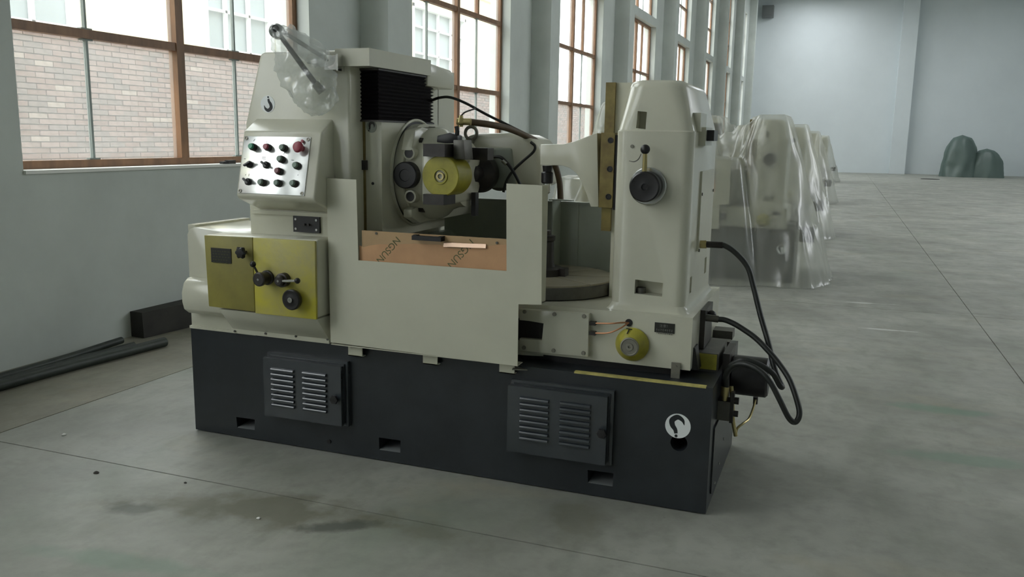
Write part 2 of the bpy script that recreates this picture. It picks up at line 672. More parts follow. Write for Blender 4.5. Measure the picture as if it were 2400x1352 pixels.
# ------------------------------------------------------------------ floor: slabs with recessed joints
fl = st(MB().box(-2.4, 16.4, -15.9, 51.2, -.25, -.012).ob('floor', JOINT, smooth=False))
SX = [-1.973, -.915, 4.465, 9.85, 16.0]
SY = [-15.5, -12.5, -6.5, -.54, 5.47, 11.45, 17.45, 23.45, 29.45, 35.45, 41.45, 51]
g = .004
for i in range(len(SX) - 1):
    for j in range(len(SY) - 1):
        MB().box(SX[i] + (g if i else 0), SX[i + 1] - g, SY[j] + g, SY[j + 1] - g, -.05, 0, .003, 1).ob(
            'floor_slab', CONCL if i == 0 else CONC, fl)

# ------------------------------------------------------------------ windows
FX = -2.12                    # room-side face of the wooden frame


def window(n, y0, z0, z1, lower):
    o = empty('window_%d' % n, (FX, y0, z0))
    o['kind'] = 'structure'
    H = z1 - z0
    T = [.98 if lower else 1.0, 2.075 if lower else 2.08]
    f = MB()
    for a in ((0, .075, 0, H), (WW - .075, WW, 0, H), (.075, WW - .075, 0, .06), (.075, WW - .075, H - .07, H)):
        f.box(-.07, 0, *a, .006, 1)
    f.ob('frame', WOOD, o)
    c = WW / 2
    MB().box(-.075, .012, c - .045, c + .045, .06, H - .07, .008, 1).ob('mullion', WOOD, o)
    for t in T:
        for a, b in ((.075, c - .045), (c + .045, WW - .075)):
            MB().box(-.07, .004, a, b, t - .033, t + .033, .006, 1).ob('transom', WOOD, o)
    zs = [.06] + T + [H - .07]
    for r in range(3):
        za, zb = zs[r] + (.033 if r else 0), zs[r + 1] - (.033 if r < 2 else 0)
        for s_ in (.76, 2.45):
            if r < 2:
                MB().box(-.05, -.02, s_ - .010, s_ + .010, za, zb).box(-.052, -.012, s_ - .05, s_ + .05, za, za + .012).box(
                    -.052, -.012, s_ - .05, s_ + .05, zb - .012, zb).ob('glazing_bar', IRON, o)
            else:
                MB().box(-.06, 0, s_ - .03, s_ + .03, za, zb, .005, 1).ob('glazing_bar', WOOD, o)
        ed = [.075, .75, .77, c - .045, c + .045, 2.44, 2.46, WW - .075]
        for i in (0, 2, 4, 6):
            MB().box(-.041, -.037, ed[i], ed[i + 1], za, zb).ob('pane', GLASS, o, smooth=False)
    return o


def copy_tree(o, parent=None, keep=None):
    c = o.copy()
    COL.objects.link(c)
    if parent:
        c.parent = parent
    for ch in list(o.children):
        if keep is None or keep(ch):
            copy_tree(ch, c, keep)
    return c


wa = window(1, WY0, SILL, LTOP, True)
wb = window(2, WY0, UBOT, UTOP, False)
n = 3
for k in KS:
    if k:
        a = copy_tree(wa)
        a.location.y = WY0 + PITCH * k
        a.name = 'window_%d' % n
        b = copy_tree(wb)
        b.location.y = WY0 + PITCH * k
        b.name = 'window_%d' % (n + 1)
        n += 2

# small duct box high on the end wall
tag(MB().box(-1.55, -.95, 46.9, 47.35, 8.324, 8.957, .02).box(-1.45, -1.05, 46.87, 46.9, 8.46, 8.867).ob(
    'wall_box', mat('grey_duct_paint', (.16, .17, .17), .6), recentre=True), 'small grey box fixed high in the far corner of the end wall', 'wall box')

# ------------------------------------------------------------------ outside
yd = st(MB().box(-30, -2.32, -20, 70, -.3, -.02).ob('ground', YARD, smooth=False))
# brick yard wall with single bricks where they can be told apart
bw = empty('brick_wall', (-5.6, 14, 0), 'low weathered brick wall outside behind the big window', 'wall')
off = bw.matrix_basis.translation.copy()


def wob(mb, name, m_, parent=bw, **k):
    mb.bm.transform(Matrix.Translation(-off))
    return mb.ob(name, m_, parent, **k)


wob(MB().box(-5.84, -5.606, -6, 40, -.2, 2.75), 'mortar_core', MORTAR, smooth=False)
BL, BH, GP = .256, .0665, .012
rows = int(2.75 / BH)
protos = []
for i, mm in enumerate(BRK):
    b = MB().box(-.02, .02, -BL / 2 + GP / 2, BL / 2 - GP / 2, -BH / 2 + GP / 2, BH / 2 - GP / 2, .004, 1)
    me = bpy.data.meshes.new('brick')
    b.bm.to_mesh(me)
    b.bm.free()
    me.materials.append(mm)
    protos.append(me)
near = []
rest = MB()
rb = bmesh.new()
for r in range(rows):
    z = BH * (r + .5)
    for c in range(int(43 / BL)):
        y = -5 + BL * (c + .5 * (r % 2))
        j = random.uniform(-.006, .010)
        if 3.55 < y < 7.95 and 1.28 < z < 2.75 and len(near) < 300 and (r % 21 < 17):
            near.append((y, z, j))
        else:
            x1 = -5.590 + j
            h, l = BH / 2 - GP / 2, BL / 2 - GP / 2
            v = [rb.verts.new(p) for p in ((-5.606, y - l, z - h), (x1, y - l, z - h), (x1, y + l, z - h), (-5.606, y + l, z - h),
                                           (-5.606, y - l, z + h), (x1, y - l, z + h), (x1, y + l, z + h), (-5.606, y + l, z + h))]
            for f in ((4, 5, 6, 7), (0, 1, 5, 4), (1, 2, 6, 5), (2, 3, 7, 6), (3, 2, 1, 0)):
                fa = rb.faces.new([v[i] for i in f])
                fa.material_index = (r * 7 + c * 13 + int(abs(j) * 1e4)) % 3
me = bpy.data.meshes.new('brickwork')
rb.to_mesh(me)
rb.free()
for mm in BRK[:3]:
    me.materials.append(mm)
o = bpy.data.objects.new('brickwork', me)
COL.objects.link(o)
o.parent = bw
o.location = -off
o['kind'] = 'stuff'
for y, z, j in near:
    p = random.random()
    o = bpy.data.objects.new('brick', protos[3] if (p < .02 or (abs(z - 1.77) < .035 and 5.6 < y < 6.8)) else protos[int(p * 2.99)])
    COL.objects.link(o)
    o.parent = bw
    o.location = V((-5.606 + j, y, z)) - off

# building across the alley
bd = empty('building', (-9.7, 14, 0), 'pale yellow building with white barred windows across the alley', 'building')
off = bd.matrix_basis.translation.copy()
WINS = [(5.9, 8.45), (11.76, 14.15), (21.3, 25.35)]
z0, z1, top = 3.0, 5.7, 6.6
m = MB()
m.box(-10.1, -9.7, -8, 31, -.2, z0)
m.box(-10.1, -9.7, -8, 31, z1, top)
prev = -8
for a, b in WINS:
    m.box(-10.1, -9.7, prev, a, z0, z1)
    prev = b
m.box(-10.1, -9.7, prev, 31, z0, z1)
wob(m, 'wall', FACADE, bd, smooth=False)
for a, b in WINS:
    m = MB()
    for q in ((a, a + .10, z0, z1), (b - .10, b, z0, z1), (a, b, z0, z0 + .1), (a, b, z1 - .1, z1)):
        m.box(-9.86, -9.67, *q)
    f = wob(m, 'window', FWHITE, bd, smooth=False)
    m = MB()
    nb = 2 if b - a < 3 else 3
    for i in range(1, nb + 1):
        y = a + (b - a) * i / (nb + 1)
        m.box(-9.84, -9.76, y - .035, y + .035, z0, z1)
    for z in (3.4, 4.23, 5.05):
        m.box(-9.84, -9.76, a, b, z - .03, z + .03)
    wob(m, 'window_bars', FWHITE, f, smooth=False)
    wob(MB().box(-9.90, -9.87, a, b, z0, z1), 'window_glass', FGLASS, f, smooth=False)
wob(MB().box(-9.7, -9.66, 14.2, 14.62, 2.9, 5.9), 'window_surround', FWHITE, bd, smooth=False)
wob(MB().box(-10.2, -9.6, -8, 31, top, top + .12), 'coping', FACADE2, bd, smooth=False)
# ================================================================== the gear hobbing machine (front face on y = 0)
M = empty('gear_hobbing_machine', (0, 0, 0), 'uncovered cream and dark slate gear hobbing machine standing alone in the foreground', 'machine')


def part(mb, name, m_, parent=None, label=None, **k):
    o = mb.ob(name, m_, parent or M, **k)
    if label:
        o['label'] = label
    return o


BX, BD, BZ = 2.747, .94, .572
# ---- base
base = part(MB().box(0, BX, 0, BD, .006, BZ, .014), 'base', SLATE, label='dark slate cast base')
b = [MB().prism(FRONT(0), [(0.274, 0.112), (0.392, 0.114), (0.39, 0.055), (0.277, 0.053)], -.13, .05),
     MB().prism(FRONT(0), [(1.137, 0.122), (1.258, 0.124), (1.256, 0.06), (1.138, 0.058)], -.13, .05),
     MB().prism(FRONT(0), [(2.212, 0.123), (2.333, 0.126), (2.331, 0.063), (2.216, 0.062)], -.13, .05),
     MB().cyl((2.616, .5, 0.31), (2.616, -.1, 0.31), .037, seg=28)]
cut(base, *b)
for a_, b2 in (((0.277, 0, 0.053), (0.39, 0, 0.055)), ((1.138, 0, 0.058), (1.256, 0, 0.06)), ((2.216, 0, 0.062), (2.331, 0, 0.063))):
    zz = (a_[2] + b2[2]) / 2
    part(MB().hexa([(a_[0] + .002, .002, zz - .01), (b2[0] - .002, .002, zz - .01), (b2[0] - .002, .128, zz - .01), (a_[0] + .002, .128, zz - .01),
                    (a_[0] + .002, .002, zz + .003), (b2[0] - .002, .002, zz + .001), (b2[0] - .002, .128, zz + .010), (a_[0] + .002, .128, zz + .012)]), 'lit_pocket_floor', LITFLOOR)  # plate added so the pocket floor looks lit
for px in ((0.32, 0.03, 0.046), (1.184, 0.03, 0.05), (2.27, 0.03, 0.051)):
    part(MB().cyl((px[0], .035, px[2]), (px[0], .035, px[2] + .009), .009, seg=12), 'anchor_bolt', BLACK)
p = (0.849, 0, 0.06)
part(MB().cyl((p[0], .01, p[2]), (p[0], -.006, p[2]), .011, seg=12), 'drain_plug', BLACK)
# brass strip on the front top edge, bright ledge
part(MB().box(2.136, 2.718, -.004, .022, BZ - .004, BZ + .004), 'edge_strip', YSTRIP)

HOOK = [(.12, .62), (.20, .30), (.42, -.02), (.46, -.42), (.06, -.72), (-.34, -.52), (-.50, -.14)]
HW = [.26, .32, .40, .44, .40, .28, .04]


def hook_sticker(c, r, fr, turn, name='lifting_hook_sticker', disc=WHITE, ink=HOOKB):
    o, u, v = fr
    u, v = V(u), V(v)
    u2 = u * math.cos(turn) + v * math.sin(turn)
    v2 = v * math.cos(turn) - u * math.sin(turn)
    f = (V(c), u2, v2)
    d = part(MB().lathe(f, [(r, 0), (r, .0015)], 36), name, disc, label='white round sticker with a black hook sign')
    h = MB().ribbon(f, [(x * r, y * r) for x, y in HOOK], [a * r for a in HW], .0016, .0022)
    h.lathe((V(c) + (u2 * .10 + v2 * .82) * r, u2, v2), [(.12 * r, .0016), (.12 * r, .0022)], 14)
    part(h, 'hook_sign', ink, d)
    return d


hook_sticker((2.608, 0, 0.386), .055, FRONT(0), math.pi)


def louvered_cover(x0, x1, z0, z1, colx, zs, dz, knob, lh):
    """ventilated door: flange on the base, raised lid, two columns of pressed louvres, a knob"""
    lid = part(MB().box(x0, x1, -.052, -.030, z0, z1, .010), 'ventilated_cover', SLATE2)
    part(MB().box(x0 + .006, x1 + .022, -.024, .004, z0 - .006, z1 + .022, .009), 'cover_flange', SLATE2, lid)
    part(MB().box(x0 + .02, x1 + .008, -.032, -.020, z0 + .012, z1 + .010, .004), 'cover_gasket', SLATE, lid)
    for ci, (a, c) in enumerate(colx):
        for i in range(8):
            z = zs[ci] - i * dz
            pr = [(-.052, z - lh), (-.052, z), (-.057, z - .001), (-.063, z - .004), (-.066, z - .009), (-.066, z - lh + .002)]
            part(MB().prism(((a, 0, 0), Y_, Z_), pr, 0, c - a, .0015, 1), 'louvre', SLATE2, lid)
    k = MB().lathe((knob, X_, Z_), [(.010, 0), (.010, .012), (.020, .014), (.022, .020), (.020, .028), (.0, .030)], 24, lobes=6, amp=.08)
    part(k, 'cover_knob', BLACK, lid)


yq = -.052
louvered_cover(0.497, 0.956, 0.169, 0.475,
               [(0.548, 0.685), (0.737, 0.875)],
               [0.431, 0.433], .0268, (0.928, -0.052, 0.311), .017)
louvered_cover(1.838, 2.305, 0.176, 0.489,
               [(1.9, 2.038), (2.09, 2.232)],
               [0.447, 0.448], .0268, (2.29, -0.052, 0.329), .017)

# ---- left casing, change gear box
cas = part(MB().prism(FRONT(0), [(.004, BZ), (.36, BZ), (.36, 1.088), (.055, 1.115), (.022, 1.105), (.004, 1.075)], -.44, 0, .008),
           'left_casing', CREAM)
part(MB().box(.004, .05, .012, .46, 1.09, 1.125, .012), 'casing_rim', CREAM)
part(MB().prism(SIDE(.03), [(.05, .665), (-.045, .665), (-.078, .69), (-.09, .73), (-.09, .78), (-.072, .83), (-.04, .852), (.05, .856)], 0, .30, .006),
     'pulley_cover', CREAM)
part(MB().box(-.003, .42, -.006, .44, BZ, BZ + .014, .003), 'casing_foot', CREAM)
FY = -.15
q = [(0.25, 0.734), (0.892, 0.731), (0.898, 1.111), (0.239, 1.099)]
gb = part(MB().prism(FRONT(0), q, .0, .138, .012, 3), 'gear_box', CREAM)
ql = [(0.253, 0.737), (0.533, 0.733), (0.534, 1.102), (0.244, 1.098)]
qr = [(0.538, 0.727), (0.89, 0.727), (0.893, 1.105), (0.539, 1.102)]
lp = part(MB().prism(FRONT(0), ql, .138, .150, .004), 'gear_cover_plate', GREASE, label='left yellow plate dulled by grease')
rp = part(MB().prism(FRONT(0), qr, .138, .154, .004), 'gear_cover_plate', GREASE2, label='right yellow plate with fresh bright grease')
a = (0.253, -0.15, 0.737)
# bevelled skirt that slopes back to the base with a screwed flange
x0, x1, x2, x3 = 0.304, 0.888, 0.282, 0.867
zt, zb = 0.727, 0.597
part(MB().hexa([(x2, -.012, zb), (x3, -.012, zb), (x3, .1, zb), (x2, .1, zb), (x0, -.142, zt), (x1, -.142, zt), (x1, .1, zt), (x0, .1, zt)], .006),
     'gear_box_skirt', CREAM)
part(MB().box(x2 - .01, x3, -.012, .05, zb - .022, zb + .006, .002), 'skirt_flange', CREAM)
for c in [(0.298, -0.012, 0.585), (0.49, -0.012, 0.592), (0.674, -0.012, 0.595), (0.86, -0.012, 0.598)]:
    part(MB().cyl((c[0], -.012, c[2]), (c[0], -.017, c[2]), .006, seg=10), 'screw', TEDGE)
# plate with engraved table
c0 = (0.285, -0.15, 1.038)
c1 = (0.406, -0.15, 0.965)
npl = part(MB().box(c0[0], c1[0], -.1535, -.1495, c1[2], c0[2], .001, 1), 'gear_table_plate', PLATE, label='black engraved table plate')
mk = MB()
random.seed(3)
for r in range(5):
    x = c0[0] + .010
    while x < c1[0] - .016:
        l = random.uniform(.006, .014)
        mk.box(x, x + l, -.1542, -.1534, c0[2] - .018 - r * .014, c0[2] - .013 - r * .014)
        x += l + random.uniform(.004, .008)
part(mk, 'engraved_rows', ENGG, npl, smooth=False)


def front_knob(c, prof, m_, name, parent=None, seg=28, **k):
    return part(MB().lathe((c, X_, Z_), prof, seg, **k), name, m_, parent)


# star knob, shift lever, two knobs, handwheel
c = (0.495, -0.15, 1.03)
front_knob(c, [(.006, 0), (.006, .03), (.026, .032), (.028, .045), (.022, .052), (0, .054)], BLACK, 'star_knob', lp, lobes=6, amp=.13, seg=48)
c = (0.622, -0.155, 0.913)
hb = front_knob(c, [(.036, 0), (.036, .012), (.030, .014), (.030, .055), (.034, .058), (.034, .072), (.028, .076), (0, .076)], DSTEEL, 'lever_hub', rp)
e = (0.579, -0.21, 0.982)
part(MB().cyl((c[0] - .015, -.2, c[2] + .01), e, .0055, seg=10), 'lever_rod', DSTEEL, hb)
part(MB().ball(e, .015), 'lever_ball', BLACK, hb)
part(MB().cyl((c[0] + .0, -.226, c[2]), (c[0], -.234, c[2]), .006, seg=10), 'hub_screw', STEEL, hb)
c = (0.72, -0.155, 0.91)
hb = front_knob(c, [(.034, 0), (.034, .03), (.026, .032), (.026, .05), (.018, .056), (0, .056)], DSTEEL, 'lever_hub', rp)
e = (0.836, -0.22, 0.922)
part(MB().cyl((c[0], -.205, c[2]), (c[0], -.213, c[2]), .006, seg=10), 'hub_screw', STEEL, hb)
part(MB().cyl((c[0] + .01, -.2, c[2]), e, .0065, seg=10), 'lever_rod', STEEL, hb)
part(MB().ball(e, .014), 'lever_ball', BLACK, hb)
c = (0.783, -0.155, 0.823)
hw_ = front_knob(c, [(.02, 0), (.02, .02), (.046, .022), (.050, .03), (.050, .045), (.044, .05), (.03, .048), (.022, .05), (0, .05)], BLACK, 'handwheel', rp, 36)
part(MB().lathe(((c[0], -.205, c[2]), X_, Z_), [(.013, 0), (.013, .006), (.006, .006), (.006, .001), (0, .001)], 16), 'wheel_hub', STEEL, hw_)

# ---- column
colo = [(0.4, 1.104), (0.401, 1.647), (0.501, 1.977), (0.522, 1.995)]
xr = 1.0
pts = [(colo[0][0], BZ), (xr, BZ), (xr, 1.99), (colo[3][0], 1.99), (colo[2][0], colo[2][1]), (colo[1][0], colo[1][1]), (colo[1][0] + .005, 1.1)]
column = part(MB().prism(FRONT(0), pts, -.97, 0, .035, 4, 20), 'column', CREAM)
part(MB().box(0.935, 1.118, -.018, .62, 1.915, 1.995, .022, 3), 'column_cap', CREAM)
part(MB().prism(SIDE(.80), [(.60, 1.86), (.93, 1.86), (.93, 1.94), (.89, 1.965), (.60, 1.985)], 0, .31, .012), 'rear_cap', CREAM)
part(MB().box(.45, 1.0, .95, 1.17, BZ, 1.972, .008), 'rear_cabinet', CREAM)
hook_sticker((0.539, 0, 1.742), .041, FRONT(0), 0)
# ledge under the console
part(MB().box(0.429, .93, -.012, .02, 1.205, 1.224, .002), 'console_ledge', CREAM)
# control console: sloped hood, tilted face, undercut
zt, zf = 1.669, 1.61
L0, R0 = 0.465, 0.918
pr = [(.03, zt + .02), (-.004, zt), (-.098, zf), (-.100, zf - .012), (-.172, 1.304), (-.155, 1.3 - .014), (-.004, 1.228), (.03, 1.228)]
part(MB().prism(SIDE(L0), pr, 0, R0 - L0 - .01, .010, 3, 15), 'control_console', CREAM)
# tilted face frame: origin at its middle
zb_ = 1.304
T0, B0 = V((0, -.100, zf - .012)), V((0, -.172, zb_))
up = (T0 - B0).normalized()
pq = [(0.481, -0.102, 1.597), (0.857, -0.102, 1.602), (0.85, -0.172, 1.315), (0.473, -0.172, 1.313)]
org = V((sum(a[0] for a in pq) / 4, 0, 0)) + (T0 + B0) / 2
hwid = (pq[1][0] - pq[0][0] + pq[2][0] - pq[3][0]) / 4
hh = (T0 - B0).length / 2 - .012
nrm = X_.cross(up)
fp = lambda a, b_, d=0: org + X_ * (a * hwid) + up * (b_ * hh) + nrm * d      # a,b in -1..1 on the panel
panel = part(MB().prism((org, X_, up), [(-hwid, -hh), (hwid, -hh), (hwid, hh), (-hwid, hh)], 0, .005, .002), 'control_panel', PANEL,
             label='bright aluminium panel with buttons and switches')
fr = lambda a, b_: (fp(a, b_, .005), X_, up)
for a in (-.93, .93):
    for b_ in (-.92, .92):
        part(MB().lathe(fr(a, b_), [(.009, 0), (.009, .003), (.005, .003), (.004, .001), (0, .001)], 12), 'panel_screw', TSTEEL, panel)


def button(a, b_, m_, r=.0135, big=False):
    p = [(r + .003, 0), (r + .003, .010), (r + .001, .014), (r - .001, .014)]
    col_ = MB().lathe(fr(a, b_), [(r + .004, 0), (r + .004, .018), (r + .001, .021), (0, .021)], 20)
    part(col_, 'button_collar', DSTEEL, panel)
    part(MB().lathe((fp(a, b_, .005 + .021), X_, up), [(r, 0), (r, .010), (r - .002, .013), (0, .013)], 20), 'push_button', m_, panel)


# positions on the panel read as fractions of its width and height
BTN = [(-.65, .60, GREEN), (-.20, .60, RED), (.28, .59, GRNGREY), (.25, .20, GRNGREY), (.73, .0, GRNGREY), (.22, -.21, DRED),
       (-.24, -.62, GRNGREY), (.24, -.62, GRNGREY), (.71, -.61, GRNGREY)]
for a, b_, m_ in BTN:
    button(a, b_, m_)
# mushroom stop with its red guard tag
es = part(MB().lathe(fr(.79, .60), [(.014, 0), (.014, .024), (.024, .028), (.027, .036), (.022, .046), (.010, .050), (0, .050)], 28), 'stop_button', RED, panel)
part(MB().lathe(fr(.80, .84), [(.006, 0), (.008, .012), (0, .014)], 14), 'stop_lamp', RED, panel)
for a, b_, t in ((-.72, .0, .5), (-.21, .0, -.6), (-.70, -.60, -.6)):
    k = MB().lathe(fr(a, b_), [(.017, 0), (.017, .010), (.012, .016), (0, .016)], 20)
    u2, v2 = X_ * math.cos(t) + up * math.sin(t), up * math.cos(t) - X_ * math.sin(t)
    k.prism((fp(a, b_, .02), u2, v2), [(-.021, -.005), (.021, -.005), (.021, .005), (-.021, .005)], 0, .015, .002, 1)
    part(k, 'rotary_switch', BLACK, panel)
lab = MB()
for a, b_, wd, t in ((-.68, .86, .012, 1.0), (-.30, .80, .006, .8), (.27, .42, .012, 1.4), (-.32, .27, .022, 0), (-.32, .22, .022, 0), (.55, .2, .014, 0),
                     (-.72, -.36, .012, 1.5), (-.82, -.36, .006, .8), (.75, -.3, .006, .3), (-.9, .2, .01, 0)):
    u2, v2 = X_ * math.cos(t) + up * math.sin(t), up * math.cos(t) - X_ * math.sin(t)
    lab.prism((fp(a, b_, .005), u2, v2), [(-wd / 2, -.0012), (wd / 2, -.0012), (wd / 2, .0012), (-wd / 2, .0012)], 0, .0006)
part(lab, 'panel_print', LABELK, panel, smooth=False)
# black switch plate under the console
a, b_ = (0.675, 0, 1.204), (0.826, 0, 1.125)
sw = part(MB().box(a[0], b_[0], -.012, .0, b_[2], a[2], .006), 'switch_plate', BLACK, label='black switch plate with four bright screws')
for x in (a[0] + .016, b_[0] - .016):
    for z in (a[2] - .016, b_[2] + .016):
        part(MB().cyl((x, -.012, z), (x, -.016, z), .006, seg=12), 'screw', STEEL, sw)
for i, x in enumerate((.46, .62)):
    part(MB().cyl((a[0] + (b_[0] - a[0]) * x, -.010, (a[2] + b_[2]) / 2), (a[0] + (b_[0] - a[0]) * x, -.026, (a[2] + b_[2]) / 2), .006, seg=10),
         'toggle', DSTEEL, sw)

# ---- ways, bellows and hob slide on the right flank of the column
PX_ = 1.10
part(MB().box(.96, 1.012, .115, .40, .60, 1.90, .004), 'column_way', WAY, label='oiled bronze column way')
part(MB().box(.985, 1.022, .10, .125, 1.434, 1.48, .003), 'way_clamp', DSTEEL)
zt, zb = 1.905, 1.673
n = 13
prof = []
for i in range(2 * n + 1):
    prof.append((zt + (zb - zt) * i / (2 * n), 0 if i % 2 else .014))
rings = []
for z, d in prof:
    sag = 0
    rings.append([(.90, .095 - d + .014, z), (PX_ + d - .012, .095 - d + .014, z), (PX_ + d - .012, .675 + d, z), (.90, .675 + d, z)])
part(MB().loft(rings), 'bellows', BELLOW, label='black pleated bellows', smooth=False)
part(MB().box(.90, PX_ + .004, .092, .69, zt, zt + .008).box(.90, PX_ + .004, .092, .69, zb - .008, zb), 'bellows_frame', DSTEEL)
part(MB().box(1.0, PX_, .12, .83, 1.10, zb - .008, .006), 'hob_slide', CREAM)
RC = V((PX_, .476, 1.412))
fs = (RC, Y_, Z_)
part(MB().lathe(fs, [(.276, 0), (.276, .010), (.268, .014), (.263, .010), (.263, .002), (0, .002)], 64), 'swivel_ring', CREAM)
part(MB().lathe(fs, [(.263, .002), (.263, .006), (.2, .006), (0, .006)], 64), 'swivel_groove', BLACK)
part(MB().lathe(fs, [(.250, .004), (.250, .055), (.244, .06), (0, .06)], 64), 'swivel_flange', CREAM)
hk = hook_sticker((1.046, 0.12, 1.641), .028, FRONT(.12), 2.6, disc=INNER, ink=DSTEEL)
hk['label'] = 'grimy grey round hook sticker'
p = (1.05, 0.12, 1.369)
part(MB().cyl((p[0], .125, p[2]), (p[0], .117, p[2]), .007, seg=12), 'slide_screw', BLACK)

# hob head: body, base plate, bearings, spindle
hx = 1.16
part(MB().lathe(fs, [(.236, .05), (.236, .14), (.225, .165), (.19, .20), (.17, .25), (.165, .30), (0, .30)], 64), 'swivel_drum', CREAM)
body = part(MB().prism(((0, .205, 0), X_, Z_), [(1.27, 1.272), (1.405, 1.272), (1.405, 1.52), (1.38, 1.55), (1.27, 1.55)], -.40, 0, .016, 3), 'hob_head', CREAM)
part(MB().prism(SIDE(1.15), [(.24, 1.20), (.33, 1.165), (1.10, 1.165), (1.10, 1.30), (.60, 1.30), (.24, 1.24)], 0, .05, .008), 'head_foot', CREAM)
part(MB().prism(SIDE(1.15), [(.22, 1.53), (.90, 1.50), (.90, 1.60), (.34, 1.645), (.26, 1.63)], 0, .06, .008), 'head_rail', CREAM)
for c in [(1.21, 0.454, 1.632), (1.21, 0.314, 1.575), (1.21, 0.464, 1.193), (1.21, 0.327, 1.237)]:
    part(MB().cyl((1.19, c[1], c[2]), (1.226, c[1], c[2]), .018, seg=6), 'hex_bolt', DSTEEL)
c = (1.17, 0.23, 1.41)
part(MB().lathe(((c[0] + .012, .218, c[2]), X_, Z_), [(.066, -.05), (.066, .014), (.060, .018), (.030, .018), (.028, .014), (0, .014)], 32), 'bearing_cap', BLACK)
for s_ in [(1.184, 0.25, 1.517), (1.19, 0.25, 1.305)]:
    part(MB().lathe(((s_[0] + .008, .232, s_[2]), X_, Z_), [(.032, -.06), (.032, .006), (.024, .008), (.023, .001), (0, .001)], 24), 'bore_ring', CREAM)
    part(MB().lathe(((s_[0] + .008, .232, s_[2]), X_, Z_), [(.023, .001), (.023, .004), (0, .004)], 24), 'bore', BLACK)
AX, AZ = 1.375, 1.411
fa = lambda y: ((AX, y, AZ), X_, Z_)
yb = part(MB().lathe(fa(.20), [(.098, -.16), (.098, -.004), (.094, 0), (.040, 0), (.038, .006), (.030, .006), (.028, -.012), (0, -.012)], 44), 'outboard_bearing', YELLOW,
          label='yellow bearing disc on the hob arbor')
part(MB().lathe(fa(.20), [(.022, -.012), (.020, .004), (.012, .004), (.012, -.006), (0, -.006)], 20), 'arbor_end', BRASS, yb)
part(MB().cyl((AX, .3, AZ), (AX, 1.0, AZ), .022, seg=20), 'hob_arbor', STEEL)
part(MB().lathe(fa(.62), [(.030, .08), (.05, .06), (.052, .0), (.102, -.02), (.105, -.08), (.100, -.10), (.06, -.10)], 40), 'hob_clamp', DSTEEL)
part(MB().lathe(fa(.74), [(.085, 0), (.085, -.22), (.11, -.24), (.11, -.34)], 36), 'spindle_nose', TEDGE)
part(MB().box(1.30, 1.415, .165, .30, 1.505, 1.565, .006), 'bearing_clamp', DSTEEL)
part(MB().box(1.30, 1.41, .165, .30, 1.275, 1.325, .006), 'bearing_clamp', DSTEEL)
part(MB().prism(((0, .30, 0), X_, Z_), [(1.42, 1.494), (1.484, 1.492), (1.474, 1.586), (1.419, 1.585)], -.05, .05, .004), 'nozzle_bracket', TEDGE)
part(MB().box(1.434, 1.53, .42, .5, 1.488, 1.548, .004), 'bearing_clamp', DSTEEL)
part(MB().box(1.417, 1.441, .48, .52, 1.20, 1.32, .003), 'clamp_stud', BLACK)
part(MB().prism(((0, .32, 0), X_, Z_), [(1.311, 1.573), (1.315, 1.604), (1.382, 1.62), (1.424, 1.606), (1.424, 1.571), (1.359, 1.568)], -.03, .03, .004), 'coolant_block', BLACK)
part(MB().tube([(1.405, 0.32, 1.597), (1.41, 0.32, 1.626), (1.405, 0.32, 1.651)], .011), 'coolant_pipe', BLACK)
# main drive housing at the back
part(MB().prism(((0, .75, 0), X_, Z_), [(1.249, 1.325), (1.247, 1.598), (1.31, 1.619), (1.508, 1.626), (1.586, 1.616), (1.649, 1.591), (1.688, 1.542), (1.699, 1.454), (1.697, 1.342)], -.32, 0, .03, 4, 50),
     'drive_housing', CREAM)
part(MB().prism(((0, .75, 0), X_, Z_), [(1.336, 1.542), (1.534, 1.546), (1.562, 1.337), (1.338, 1.329)], -.1, .012, .012, 3), 'housing_door', INNER)
part(MB().torus((1.3, 0.74, 1.621), X_, Z_, .034, .009).cyl((1.3, 0.74, 1.567), (1.3, 0.74, 1.594), .016, seg=14), 'lifting_eye', TSTEEL)
# valve, hoses and wires
v = (1.414, 0.35, 1.674)
vb = part(MB().cyl((v[0] - .02, .35, v[2]), (v[0] + .05, .36, v[2]), .017, seg=14).cyl((v[0], .35, v[2] - .025), (v[0], .35, v[2] + .03), .012, seg=12).ball(v, .022),
          'ball_valve', BRASS)
part(MB().tube([(1.407, 0.35, 1.697), (1.419, 0.35, 1.705), (1.437, 0.35, 1.72), (1.491, 0.35, 1.738)], .004, 8, 3), 'valve_lever', DSTEEL, vb)
part(MB().tube([(1.421, 0.36, 1.675), (1.461, 0.4, 1.672), (1.52, 0.48, 1.663), (1.566, 0.6, 1.647), (1.605, 0.75, 1.614), (1.638, 0.9, 1.57), (1.697, 0.95, 1.484), (1.737, 0.95, 1.38), (1.75, 0.95, 1.264)], .0165, 12),
     'coolant_hose', BHOSE, label='thick brown coolant hose')
part(MB().tube([(1.08, 0.688, 1.788), (1.149, 0.66, 1.804), (1.202, 0.68, 1.807), (1.272, 0.72, 1.78), (1.371, 0.78, 1.722), (1.473, 0.84, 1.668), (1.575, 0.9, 1.613), (1.628, 0.95, 1.575)], .0075, 10),
     'oil_line', RUBBER)
part(MB().tube([(1.657, 0.7, 1.58), (1.681, 0.7, 1.56), (1.672, 0.7, 1.529), (1.614, 0.7, 1.479), (1.565, 0.7, 1.433), (1.527, 0.7, 1.378), (1.508, 0.7, 1.314)], .0075, 8), 'oil_line', RUBBER)
part(MB().tube([(1.448, 0.66, 1.498), (1.502, 0.66, 1.499), (1.541, 0.66, 1.469), (1.582, 0.66, 1.419), (1.624, 0.66, 1.348)], .0085, 8), 'wire_loop', BLACK)
part(MB().cyl((1.52, 0.65, 1.48), (1.542, 0.65, 1.463), .010, seg=10), 'hose_coupling', STEEL)

